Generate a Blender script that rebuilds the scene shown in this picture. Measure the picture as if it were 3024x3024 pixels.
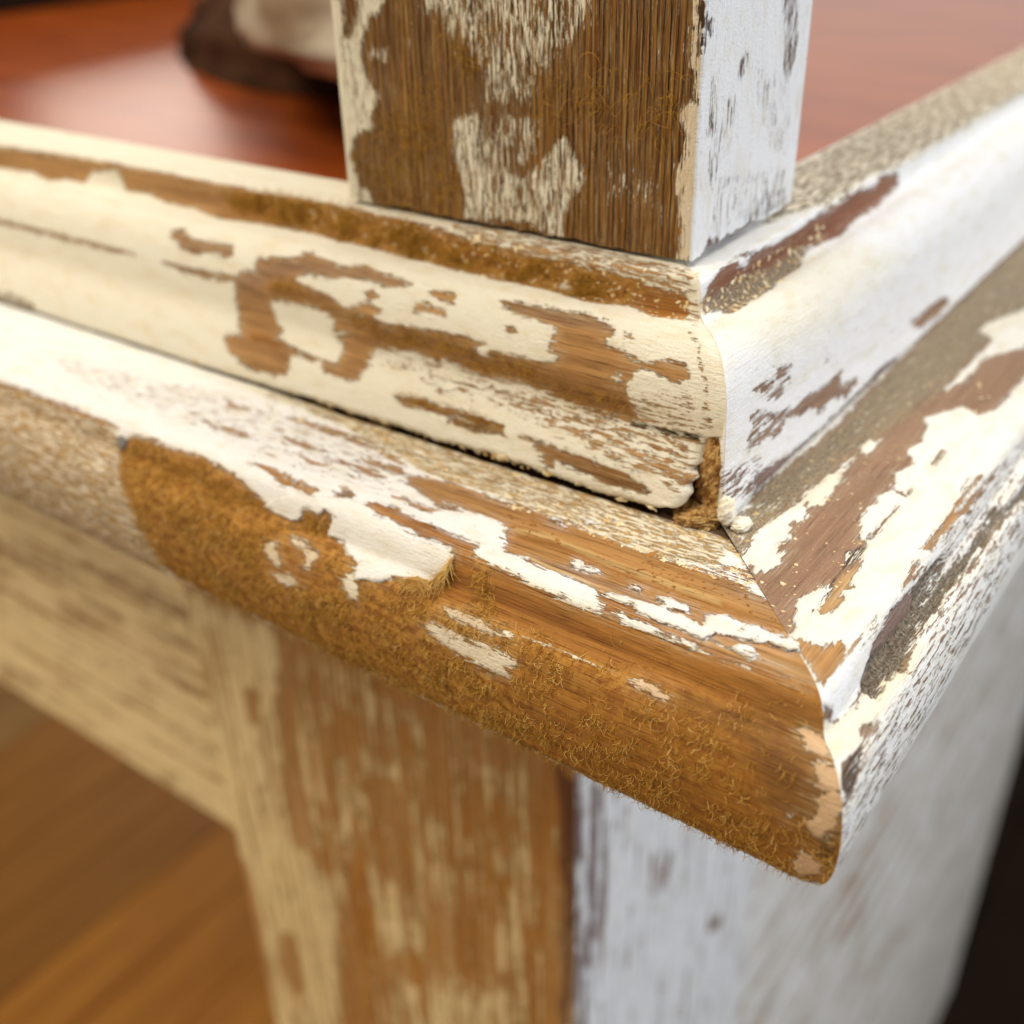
import bpy, math
import numpy as np
from mathutils import Vector, Matrix
from mathutils.geometry import delaunay_2d_cdt

for o in list(bpy.data.objects):
    bpy.data.objects.remove(o)
sc = bpy.context.scene
COL = sc.collection
MM = 0.001
R0 = np.random.RandomState(7)

# ------------------------------------------------------------------ camera
cam_d = bpy.data.cameras.new('camera')
cam = bpy.data.objects.new('camera', cam_d)
COL.objects.link(cam)
sc.camera = cam
cam_d.sensor_width = 36.0
cam_d.lens = 36.0 * 3282.33 / 3024.0
cam_d.clip_start = 0.005
cam_d.clip_end = 20.0
cam_d.dof.use_dof = True
cam_d.dof.focus_distance = 0.109
cam_d.dof.aperture_fstop = cam_d.lens / 2.3
CR = [[0.808094, -0.283237, 0.516489], [0.58853, 0.425205, -0.687629], [-0.024852, 0.859638, 0.510299]]
CP = [54.1416, -105.386, 38.8913]
cm = Matrix.Identity(4)
for r in range(3):
    for c in range(3):
        cm[r][c] = CR[r][c]
    cm[r][3] = CP[r] * MM
cam.matrix_world = cm

# ------------------------------------------------------------------ light
sc.view_settings.view_transform = 'Standard'
sc.view_settings.look = 'None'
sc.view_settings.exposure = 0.16
sc.view_settings.gamma = 1.0
w = bpy.data.worlds.new('World')
sc.world = w
w.use_nodes = True
w.node_tree.nodes['Background'].inputs[0].default_value = (0.90, 0.86, 0.80, 1)
w.node_tree.nodes['Background'].inputs[1].default_value = 0.17


def area(name, loc, target, size, power, col, size_y=None):
    d = bpy.data.lights.new(name, 'AREA')
    d.energy = power
    d.color = col
    d.size = size
    if size_y:
        d.shape = 'RECTANGLE'
        d.size_y = size_y
    o = bpy.data.objects.new(name, d)
    COL.objects.link(o)
    o.location = loc
    o.rotation_euler = (Vector(target) - Vector(loc)).to_track_quat('-Z', 'Y').to_euler()
    return o


area('warm_lamp', (-0.34, -0.50, 0.85), (-0.03, 0, -0.02), 0.36, 6.6, (1.0, 0.87, 0.66))
area('front_bounce_fill', (-0.85, -1.25, -0.30), (-0.05, 0, -0.12), 0.7, 8.0, (1.0, 0.86, 0.66))  # added fill standing in for warm bounce off the floor
area('ceiling_lamp', (0.05, 0.15, 1.3), (0, 0, 0), 0.6, 11.0, (1.0, 0.94, 0.84))
area('window_light', (1.1, 0.25, 0.40), (0, 0, -0.05), 0.9, 12.0, (0.87, 0.92, 1.0))
area('far_reflection_light', (-3.2, 2.2, 0.45), (0, 0, 0), 0.55, 7.0, (1.0, 0.86, 0.74))  # added light, gives a bright band reflected in the tabletop
area('back_reflection_light', (-0.80, 2.6, 0.50), (0, 0, 0), 1.5, 4.6, (1.0, 0.95, 0.88))  # added light, gives the right of the tabletop its reflected sheen

# ------------------------------------------------------------------ traced wear marks (mm on each surface)
POLYS = """
2789,222,1948,191,1588,194,1266,196,953,186,892,192,868,286,1067,280,1249,282,1424,302,1572,280,1699,281,1793,262,1892,267,1917,210,2055,233,2099,274,2199,275,2252,299,2345,275,2758,297
1400,187,1266,196,956,183,892,192,868,286,1067,280,1261,265,1380,250
1004,201,797,188,610,206,396,217,222,217,112,221,58,235,-20,235,-38,254,-39,302,24,317,94,289,199,313,280,302,400,300,556,300,726,295,915,283,985,288
1004,201,786,204,609,216,396,222,222,221,111,231,83,249,97,283,206,303,280,302,400,300,556,300,726,295,915,283,985,288
664,168,560,149,-14,163,-39,227,58,233,112,221,396,217,610,206
-13,189,-30,182,-87,327,-43,300
304,273,291,262,270,271,253,276,257,293,288,290
1256,481,1242,462,1182,445,1193,428,1183,409,1134,404,1082,398,1050,389,1022,365,985,373,925,378,904,384,865,386,851,374,816,365,776,375,715,384,662,387,661,397,712,405,769,404,822,405,866,409,906,416,946,424,991,422,1028,432,1029,448,984,452,939,460,886,466,873,479,834,488,792,489,751,493,695,497,632,488,532,484,545,575,605,562,642,553,702,568,757,577,765,594,786,615,764,627,796,653,799,670,848,678,908,669,930,654,917,641,872,645,865,610,870,585,910,577,897,571,854,557,849,530,858,518,898,520,930,506,973,502,1019,507,1078,505,1122,517,1128,556,1114,585,1089,604,1108,622,1057,631,980,642,934,645,959,650,1040,652,1041,678,1043,715,1098,724,1174,728,1236,714,1282,686,1308,663,1283,648,1246,640,1278,565
1256,481,1186,427,1050,389,904,384,662,387,712,405,906,416,1028,432,1100,460,1195,497,1255,508
1118,470,1055,452,965,459,899,468,834,488,751,493,695,501,532,486,537,537,637,538,744,556,782,516,857,511,930,503,1054,497,1119,496
1210,633,1127,622,982,636,918,638,933,648,1052,644,1193,650
834,484,818,469,786,457,758,458,736,470,760,482,756,501,780,496,809,492
794,440,769,427,742,434,755,447,784,447
641,427,603,426,542,427,538,441,586,449,621,447,619,435
1558,400,1504,384,1463,409,1379,401,1287,398,1269,419,1298,432,1360,425,1408,445,1452,443,1499,433
2504,493,2381,485,1882,484,1692,483,1693,489,1884,495,2384,499,2510,507
1560,484,1450,483,1319,478,1243,477,1243,488,1328,495,1453,502,1543,496
391,380,364,369,294,369,210,367,140,364,90,378,87,395,107,412,62,421,21,435,-31,437,-65,456,-25,456,-8,451,27,482,31,502,9,521,-8,577,-15,584,65,585,147,586,235,567,317,560,416,574,540,553,641,554,766,553,905,554,891,503,768,506,664,490,564,485,494,481,413,480,393,496,315,494,251,492,218,484,203,465,238,458,221,435,225,412,272,402,344,397,375,393
392,377,294,369,140,364,90,378,88,393,193,401,307,399,375,393
761,510,564,488,406,493,315,509,172,521,20,524,-9,581,65,583,177,579,315,554,540,550,764,550
443,496,406,483,384,494,412,514
64,481,45,472,37,489,57,498
-26,438,-60,419,-96,423,-116,441,-104,454,-66,459,-38,449
592,396,559,386,513,388,516,408,561,409
354,436,338,430,329,440,345,449
55,391,41,387,38,399,49,399
909,386,838,372,765,376,670,386,658,395,750,405,849,404,898,407
505,579,415,584,234,582,-15,584,-143,584,-175,700,-22,683,62,672,209,651,335,632,441,616
784,586,642,560,453,583,339,623,477,657,660,630,772,617
15,523,-16,500,-135,463,-150,568,-15,584
-10,583,-71,577,-141,573,-143,586,-74,590,-11,590
665,680,626,671,526,668,473,671,384,670,323,670,330,687,414,701,493,692,573,690,655,691
508,685,434,672,357,679,305,691,375,704,464,705,492,697
290,677,200,684,85,688,13,692,-48,704,-70,717,-33,732,48,731,134,720,218,703
217,708,187,710,176,737,198,748
-14,656,-160,649,-163,674,-102,674,-61,672
2511,742,2327,720,2185,731,2191,754,2310,765,2520,765
-67,337,-107,355,-160,444,-185,546,-151,557,-155,467,-112,387
12,582,-71,577,-151,573,-152,582,-73,588,9,591
1913,285,1485,233,1046,164,579,164,406,365,649,407,948,399,1285,391,1695,363
495,278,420,253,314,254,209,252,145,221,9,217,-108,220,-189,205,-290,213,-359,204,-420,331,-176,467,-149,418,-66,413,47,414,46,396,92,389,71,357,120,350,152,321,215,320,298,320,333,321,281,341,324,348,377,328,446,305
171,310,125,259,23,274,-57,262,-127,266,-208,263,-273,268,-346,260,-410,269,-559,287,-632,337,-701,534,-529,444,-379,440,-150,421,50,406,96,411
-139,425,-379,438,-516,437,-627,470,-639,486,-529,464,-388,458,-153,448
241,203,116,218,-2,231,-111,239,-199,219,-290,209,-374,224,-371,249,-269,259,-122,257,16,257,135,244,211,244
1050,0,880,0,580,0,186,119,-112,156,-193,120,-279,145,-297,227,-169,257,-9,246,214,244,426,245,622,209,759,176,897,148
117,342,11,319,-125,318,-255,320,-378,323,-466,328,-467,343,-360,346,-237,344,-106,342,11,345,107,356
54,385,-32,384,-166,384,-266,396,-262,409,-142,399,-11,403,42,401
152,325,57,304,-90,316,-220,314,-347,321,-353,334,-232,335,-104,337,45,322,142,339
47,404,-150,421,-152,415,-102,408,-8,399,43,396
-76,419,-107,416,-140,422,-126,425,-84,422
-290,240,-359,194,-470,290,-460,316,-389,303,-320,298
-367,431,-387,428,-430,428,-475,427,-529,421,-561,421,-593,437,-592,447,-559,443,-500,444,-440,449,-395,443,-374,444
-152,425,-164,413,-191,411,-219,410,-244,410,-266,406,-269,389,-246,382,-270,369,-311,372,-319,388,-293,400,-278,401,-286,409,-308,405,-342,409,-363,415,-364,405,-349,384,-385,361,-414,367,-452,358,-468,397,-392,421,-377,441,-331,437,-286,440,-247,436,-216,427,-180,428
-444,358,-454,362,-476,367,-497,359,-503,368,-514,356,-531,367,-538,384,-524,393,-504,392,-483,388,-473,398,-464,404,-446,397,-425,392,-428,364
-39,373,-41,360,-58,355,-70,366,-85,361,-110,369,-94,379,-72,382,-48,382
-184,378,-189,370,-205,370,-210,381,-195,385
95,254,82,245,52,253,53,267,75,261
42,219,10,212,-9,220,11,233
-433,434,-442,425,-472,422,-480,434,-476,443,-450,441
855,434,790,426,726,428,681,432,629,427,606,436,624,451,673,450,707,458,737,446,788,436
743,357,730,342,684,334,676,347,703,361
698,307,664,300,608,300,549,301,517,312,551,320,592,318,645,316
650,276,609,264,563,263,497,264,492,278,542,286,599,284
450,369,411,359,367,360,320,357,322,371,358,379,400,368
354,320,316,314,271,332,299,335
476,275,439,275,373,266,312,266,277,270,261,291,314,294,389,290,458,287
506,227,445,223,367,228,325,221,314,235,362,242,433,237
564,426,560,405,530,405,518,420,547,441
1120,346,1054,340,954,338,954,352,1041,359
886,295,807,285,723,296,787,312
1147,229,1064,237,1069,255,1117,249
956,213,860,194,711,196,549,223,508,246,651,224,834,220
1314,519,1244,472,1098,469,983,462,882,471,812,491,747,518,640,525,627,489,556,474,535,493,539,526,491,537,421,564,437,576,344,576,268,555,221,550,199,496,200,448,-113,470,-338,517,-410,886,-180,886,130,886,430,886,790,886,990,886,1112,836,1184,694,1235,615
203,466,-113,470,-371,466,-621,454,-719,541,-774,799,-620,886,-190,886,270,886,710,886
470,417,462,402,419,404,364,406,307,411,251,416,163,419,119,521,112,565,188,567,198,534,197,452,259,450,320,446,378,439,431,441
122,415,44,414,-152,425,-381,443,-525,455,-622,472,-639,507,-620,515,-492,529,-386,542,-291,559,-183,561,16,563,51,564
20,568,-86,562,-216,563,-294,564,-294,570,-191,576,-61,578,14,579
0,597,-434,553,-677,527,-762,809,-620,886,-90,886
-515,500,-629,514,-673,563,-708,595,-714,745,-651,736,-571,687
-281,570,-364,556,-495,536,-560,542,-580,589,-491,587,-405,582,-316,579
2191,493,1858,478,1556,477,1318,475,1297,558,1243,661,1522,772,2260,886
2350,886,1478,686,1433,836,1350,886,1160,900,880,886,1070,886,1410,886,2230,886
2416,513,1318,495,1152,710,1110,886,800,886,1040,886,2380,886
2191,509,1860,472,1562,466,1356,468,1318,475,1352,481,1554,485,1856,487,2192,525
755,521,727,494,684,470,587,449,528,428,463,425,428,444,374,445,313,456,253,460,213,449,191,462,196,486,224,523,230,545,264,545,283,557,316,560,338,574,354,584,409,598,422,585,419,566,468,551,493,528,543,529,539,503,531,481,564,473,572,487,624,485,634,491,628,513,650,526,707,528
698,622,688,598,661,586,662,604,648,627,631,639,654,650
674,667,630,654,598,650,590,662,562,665,590,678,623,690,650,681
638,566,604,564,549,574,542,587,550,624,571,617,570,593,597,587
453,601,422,585,401,613,399,653,422,646,438,631
715,594,548,546,509,617,558,673,683,676
221,633,181,615,137,623,70,616,17,613,-25,626,-18,664,35,674,104,665,176,649
229,627,-23,615,-43,660,62,679,189,661
173,580,128,573,58,577,-8,576,-7,588,76,595,161,591
-275,569,-293,562,-322,561,-358,567,-352,581,-316,579,-297,578
-267,566,-320,557,-367,563,-362,583,-302,581
-595,536,-600,526,-619,524,-636,526,-652,546,-661,558,-649,563,-631,564,-607,554
-644,578,-658,574,-686,572,-696,601,-679,613,-660,612,-652,601
-648,632,-674,623,-685,610,-708,612,-708,627,-701,656,-709,665,-696,711,-677,710,-653,696,-659,670,-663,646
-641,814,-655,765,-664,755,-680,762,-695,770,-686,807,-646,857
-681,559,-693,534,-701,513,-712,570,-713,605,-697,605
-701,656,-709,616,-718,614,-718,653
-692,713,-710,682,-723,675,-710,748,-684,756
-616,691,-628,686,-631,693,-622,698
-22,251,29,236,129,232,241,245,336,251,450,252,534,244,659,244,821,240,949,258,997,237,1120,263,1135,294,938,313,756,311,649,329,558,312,469,307,365,340,262,336,189,346,112,344,26,347,-6,340,-13,314,-59,301,-49,278
-63,304,-13,276,90,279,278,296,480,298,460,318,352,346,183,348,21,350
897,11,3440,0,4320,0,3283,270,2462,257,1071,242,946,226,649,237,470,191,349,185
114,237,148,233,179,246,158,259,119,252
21,507,45,518,110,533,85,541,40,542,26,532,39,525
-83,516,-48,524,7,532,14,542,-35,542,-72,525
67,555,86,559,49,575,4,575,-9,567,28,558
125,646,201,642,296,655,379,657,411,662,410,691,393,704,433,700,498,703,503,719,468,729,443,733,346,703,314,713,269,711,257,691,201,675,159,677,118,652
-111,567,-58,569,7,608,98,629,125,646,85,660,44,674,0,668,-68,657,-116,651,-121,626,-92,601
-131,685,-78,721,-5,732,39,738,119,745,225,751,340,756,456,748,557,748,682,739,815,754,820,761,660,761,580,761,440,761,310,761,220,761,100,761,10,761,-60,761,-163,724,-175,701,-139,699
-219,641,-34,692,-100,761,-253,720
912,687,996,698,1095,695,1210,707,1255,728,1147,742,1002,734,942,711
225,523,334,529,453,552,916,649,940,761,633,712,427,674,272,615
-59,454,157,535,163,591,31,585,-118,515
-74,342,434,314,632,391,810,475,275,516,61,491,-125,399
-79,51,94,64,229,69,373,75,517,66,668,64,873,61,1098,58,1348,54,2112,56,2708,77,1789,287,1336,258,1155,223,930,219,725,214,537,210,398,195,299,169,174,155,64,154,-48,142,-143,126,-200,108
-351,63,-288,69,-221,57,-173,58,-113,66,-65,119,-122,130,-227,128,-305,142,-327,136,-373,98
-215,173,-147,165,-114,186,-44,194,26,179,128,174,236,168,319,186,371,180,475,184,620,199,701,222,799,251,980,245,1053,287,1118,315,1439,367,1243,413,922,367,749,367,664,362,610,337,637,288,574,262,549,251,515,228,456,254,379,270,321,256,255,291,195,268,158,287,110,287,66,274,36,288,13,274,-40,281,-93,301,-129,310,-122,328,-176,333,-272,199
-360,169,-333,167,-309,215,-276,209,-214,195,-149,166,-116,190,-84,176,-41,153,42,269,12,273,-38,278,-77,296,-112,296,-124,327,-164,332,-199,343,-230,350,-258,348,-294,365,-306,355,-335,356,-345,366,-371,364,-395,359,-413,352,-410,338,-382,337,-328,336,-325,324,-313,321,-311,312,-348,303,-377,298,-398,293,-427,303,-465,318,-491,325,-505,317,-468,258
-413,352,-410,338,-382,337,-328,336,-267,330,-215,345,-294,365,-335,356,-345,366,-395,359
-176,303,-137,323,-149,333,-164,332,-217,330,-245,324,-299,328,-321,328,-328,336,-390,332,-449,334,-450,330,-400,330,-346,330,-321,322,-251,322,-226,318
-305,142,-256,135,-227,128,-168,132,-110,139,-80,167,-98,187,-124,186,-144,166,-202,190,-229,181,-276,182,-262,189,-240,207,-271,209,-295,209,-324,213,-341,207,-346,194,-356,187,-345,177,-338,160
59,147,102,148,126,171,116,187,74,189,50,184,-36,196,-57,176,-74,142,-2,140
266,156,328,164,319,186,275,190,242,187
1167,173,1242,177,1422,236,1789,287,1439,367,1127,313,1037,264,1118,237
56,143,133,171,105,192,-41,198,-81,142
-508,339,-502,353,-507,371,-504,390,-482,399,-471,407,-474,421,-466,430,-440,427,-405,439,-419,438,-474,434,-535,435,-589,436,-595,427,-545,375,-511,334
-386,437,-343,431,-322,438,-346,439
-210,440,-179,432,-120,429,-91,435,-144,442
-70,424,16,429,114,427,163,425,351,450,495,467,643,467,719,484,620,507,489,494,339,467,250,468,133,450,1,441,-41,441
262,406,319,422,363,449,264,449,130,440,122,424
-107,324,-45,325,18,325,56,325,54,329,11,329,-50,329,-104,330
283,325,330,323,377,323,374,330,325,330,281,332
121,303,118,327,152,327,145,332,110,330,110,307
-595,428,-149,445,643,468,1741,463,1010,770,423,668,-680,770,-866,659,-728,601,-642,567
-601,435,-569,436,-460,437,-402,454,-416,483,-463,502,-531,511,-588,503,-626,470
-630,478,-588,503,-536,514,-484,513,-477,538,-434,540,-425,527,-399,540,-319,542,-258,549,-240,561,-326,568,-420,559,-509,565,-574,557,-618,557,-658,536,-653,520
-425,482,-397,466,-333,458,-323,453,-272,453,-224,458,-165,465,5,477,26,501,-97,513,-223,535,-319,549,-344,560,-368,547,-397,542,-419,532,-435,542,-465,543,-477,531,-475,508,-453,494
-425,482,-397,466,-333,458,-272,453,-224,458,-165,465,-180,502,-239,500,-315,499,-389,488
-238,510,-128,505,-26,507,78,518,188,528,311,509,363,545,496,547,828,577,802,630,448,572,238,550,81,555,-36,539,-129,548,-206,536,-303,544
-571,548,-551,544,-543,553,-503,566,-545,568,-569,558
-549,514,-486,508,-484,513,-533,517,-568,512
-635,464,-612,455,-598,472,-599,496,-590,504,-600,503,-629,476
-657,549,-614,560,-582,563,-634,592,-666,610,-696,580
-698,642,-688,605,-670,621,-686,651
1071,515,885,521,819,523,827,490,833,473,856,452,891,442,900,401,918,361,905,323,879,295,868,277,878,258,901,219,895,188,909,183,941,180,968,148,986,113,974,98,967,49,920,21,923,-10,1061,-19
1005,483,970,484,983,366,987,242,968,180,998,95,981,13,1051,-18
962,513,923,514,903,475,929,443,941,413,973,405
650,213,636,244,609,238,600,254,576,270,547,247,544,209,522,197,504,175,502,133,476,115,431,109,432,57,474,35,553,14,623,4,616,43,621,93,631,130,646,159
548,209,500,175,430,118,432,32,553,14
554,106,505,106,439,127,399,158,345,225,323,240,300,194,270,161,270,124,323,92,330,6,378,-1,426,25,474,31,559,12
547,266,398,268,399,183,504,119,585,161
227,202,93,165,84,113,204,121
705,522,408,533,412,322,541,294,541,367,628,417,664,456,709,467
675,512,585,516,603,459,628,477
549,535,241,545,274,465,344,400,435,307,512,330
894,377,830,387,833,358,859,350,893,354
28,553,-5,554,-45,5,30,5,23,73,43,172,33,225,26,271,44,313,42,330,10,333,15,396,29,427,23,473
16,504,-1,524,-7,439,7,428,4,464
963,181,820,242,707,312,662,212,615,63,655,9,873,-6,972,48
627,430,534,428,537,373,612,367
389,340,44,367,40,297,390,233
168,368,172,394,199,398,199,375,178,360
48,274,45,298,48,336,51,373,67,310,70,254
62,239,100,224,87,185,76,171,57,208
-36,562,-8,559,-6,483,6,453,-6,422,-23,457
1,493,32,479,30,463,9,463
336,529,429,521,461,376,438,316,396,314,379,407
47,344,156,330,192,231,121,203,70,181
240,385,444,294,460,135,364,172,266,301
71,172,466,111,466,16,80,42
41,-9,72,36,169,22,279,23,289,53,312,-13,185,-17,97,-6
299,83,479,56,507,11,312,15
2485,-1923,1914,-1954,1948,-2220,2009,-2733,2038,-3195,1801,-3327,1804,-3723,2015,-5047,2670,-5641,2814,-3565
2171,-2371,2070,-2355,2136,-2548,2196,-2528
1970,-2200,1896,-2166,1930,-2690,1962,-3241,2029,-3302,2037,-2834
2291,-4030,2157,-3977,2160,-4477,2295,-4633,2325,-4325
2540,-3603,2444,-3644,2427,-4402,2497,-4997,2725,-5188
1914,-1954,1864,-1947,1866,-2137,1920,-2162
1793,-2002,1707,-1964,1706,-2256,1769,-2770,1804,-3106,1931,-3222,1911,-2680
1639,-2034,1449,-1975,1482,-2118,1646,-2183
1459,-2421,1207,-2299,1199,-2370,1418,-2460
891,-2129,746,-2051,739,-2213,832,-2281
840,-2448,629,-2378,620,-2630,676,-2746,655,-3065,715,-3216,845,-3208,816,-2843,740,-2663,806,-2595
1442,-3091,1261,-3060,1262,-3427,1454,-3668,1494,-3403
1164,-2825,1058,-2806,1060,-3063,1162,-3188
1487,-3815,673,-3219,686,-3844,1577,-4651
1656,-2463,1503,-2398,1511,-2705,1577,-2965,1713,-3085
1127,-2559,1038,-2522,987,-2616,1079,-2689
1417,-2072,1181,-2028,1158,-2072,1382,-2156
520,-1942,427,-1917,424,-2358,452,-2929,457,-3569,515,-3621,498,-2557
139,-1818,451,-2119,467,-2578,419,-3025,324,-3660,130,-3415,265,-2392
1494,-3857,1655,-4084,1637,-4178,1479,-3972
2320,-4409,2684,-4753,2924,-5917,2563,-5521
811,-2811,1027,-3023,997,-3251,778,-3004
3682,-2551,3307,-2366,3070,-2322,3127,-2429,3386,-2590,3636,-2623
2881,-2327,2587,-2283,2651,-2376,2856,-2382
3197,-2849,2937,-2799,3013,-2909,3178,-2933
4327,-2546,3821,-2288,3052,-2071,3028,-2126,3873,-2413,4392,-2683
4526,-3280,4059,-3171,4134,-3288,4587,-3414
2854,-2516,2491,-2519,2532,-2605,2858,-2603
4614,-2282,3404,-2137,2446,-2039,2406,-2175,3089,-2181,4756,-2552
5309,-3607,4612,-3468,3775,-3467,2680,-3462,2697,-3533,3822,-3598,5389,-3758
"""
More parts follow.
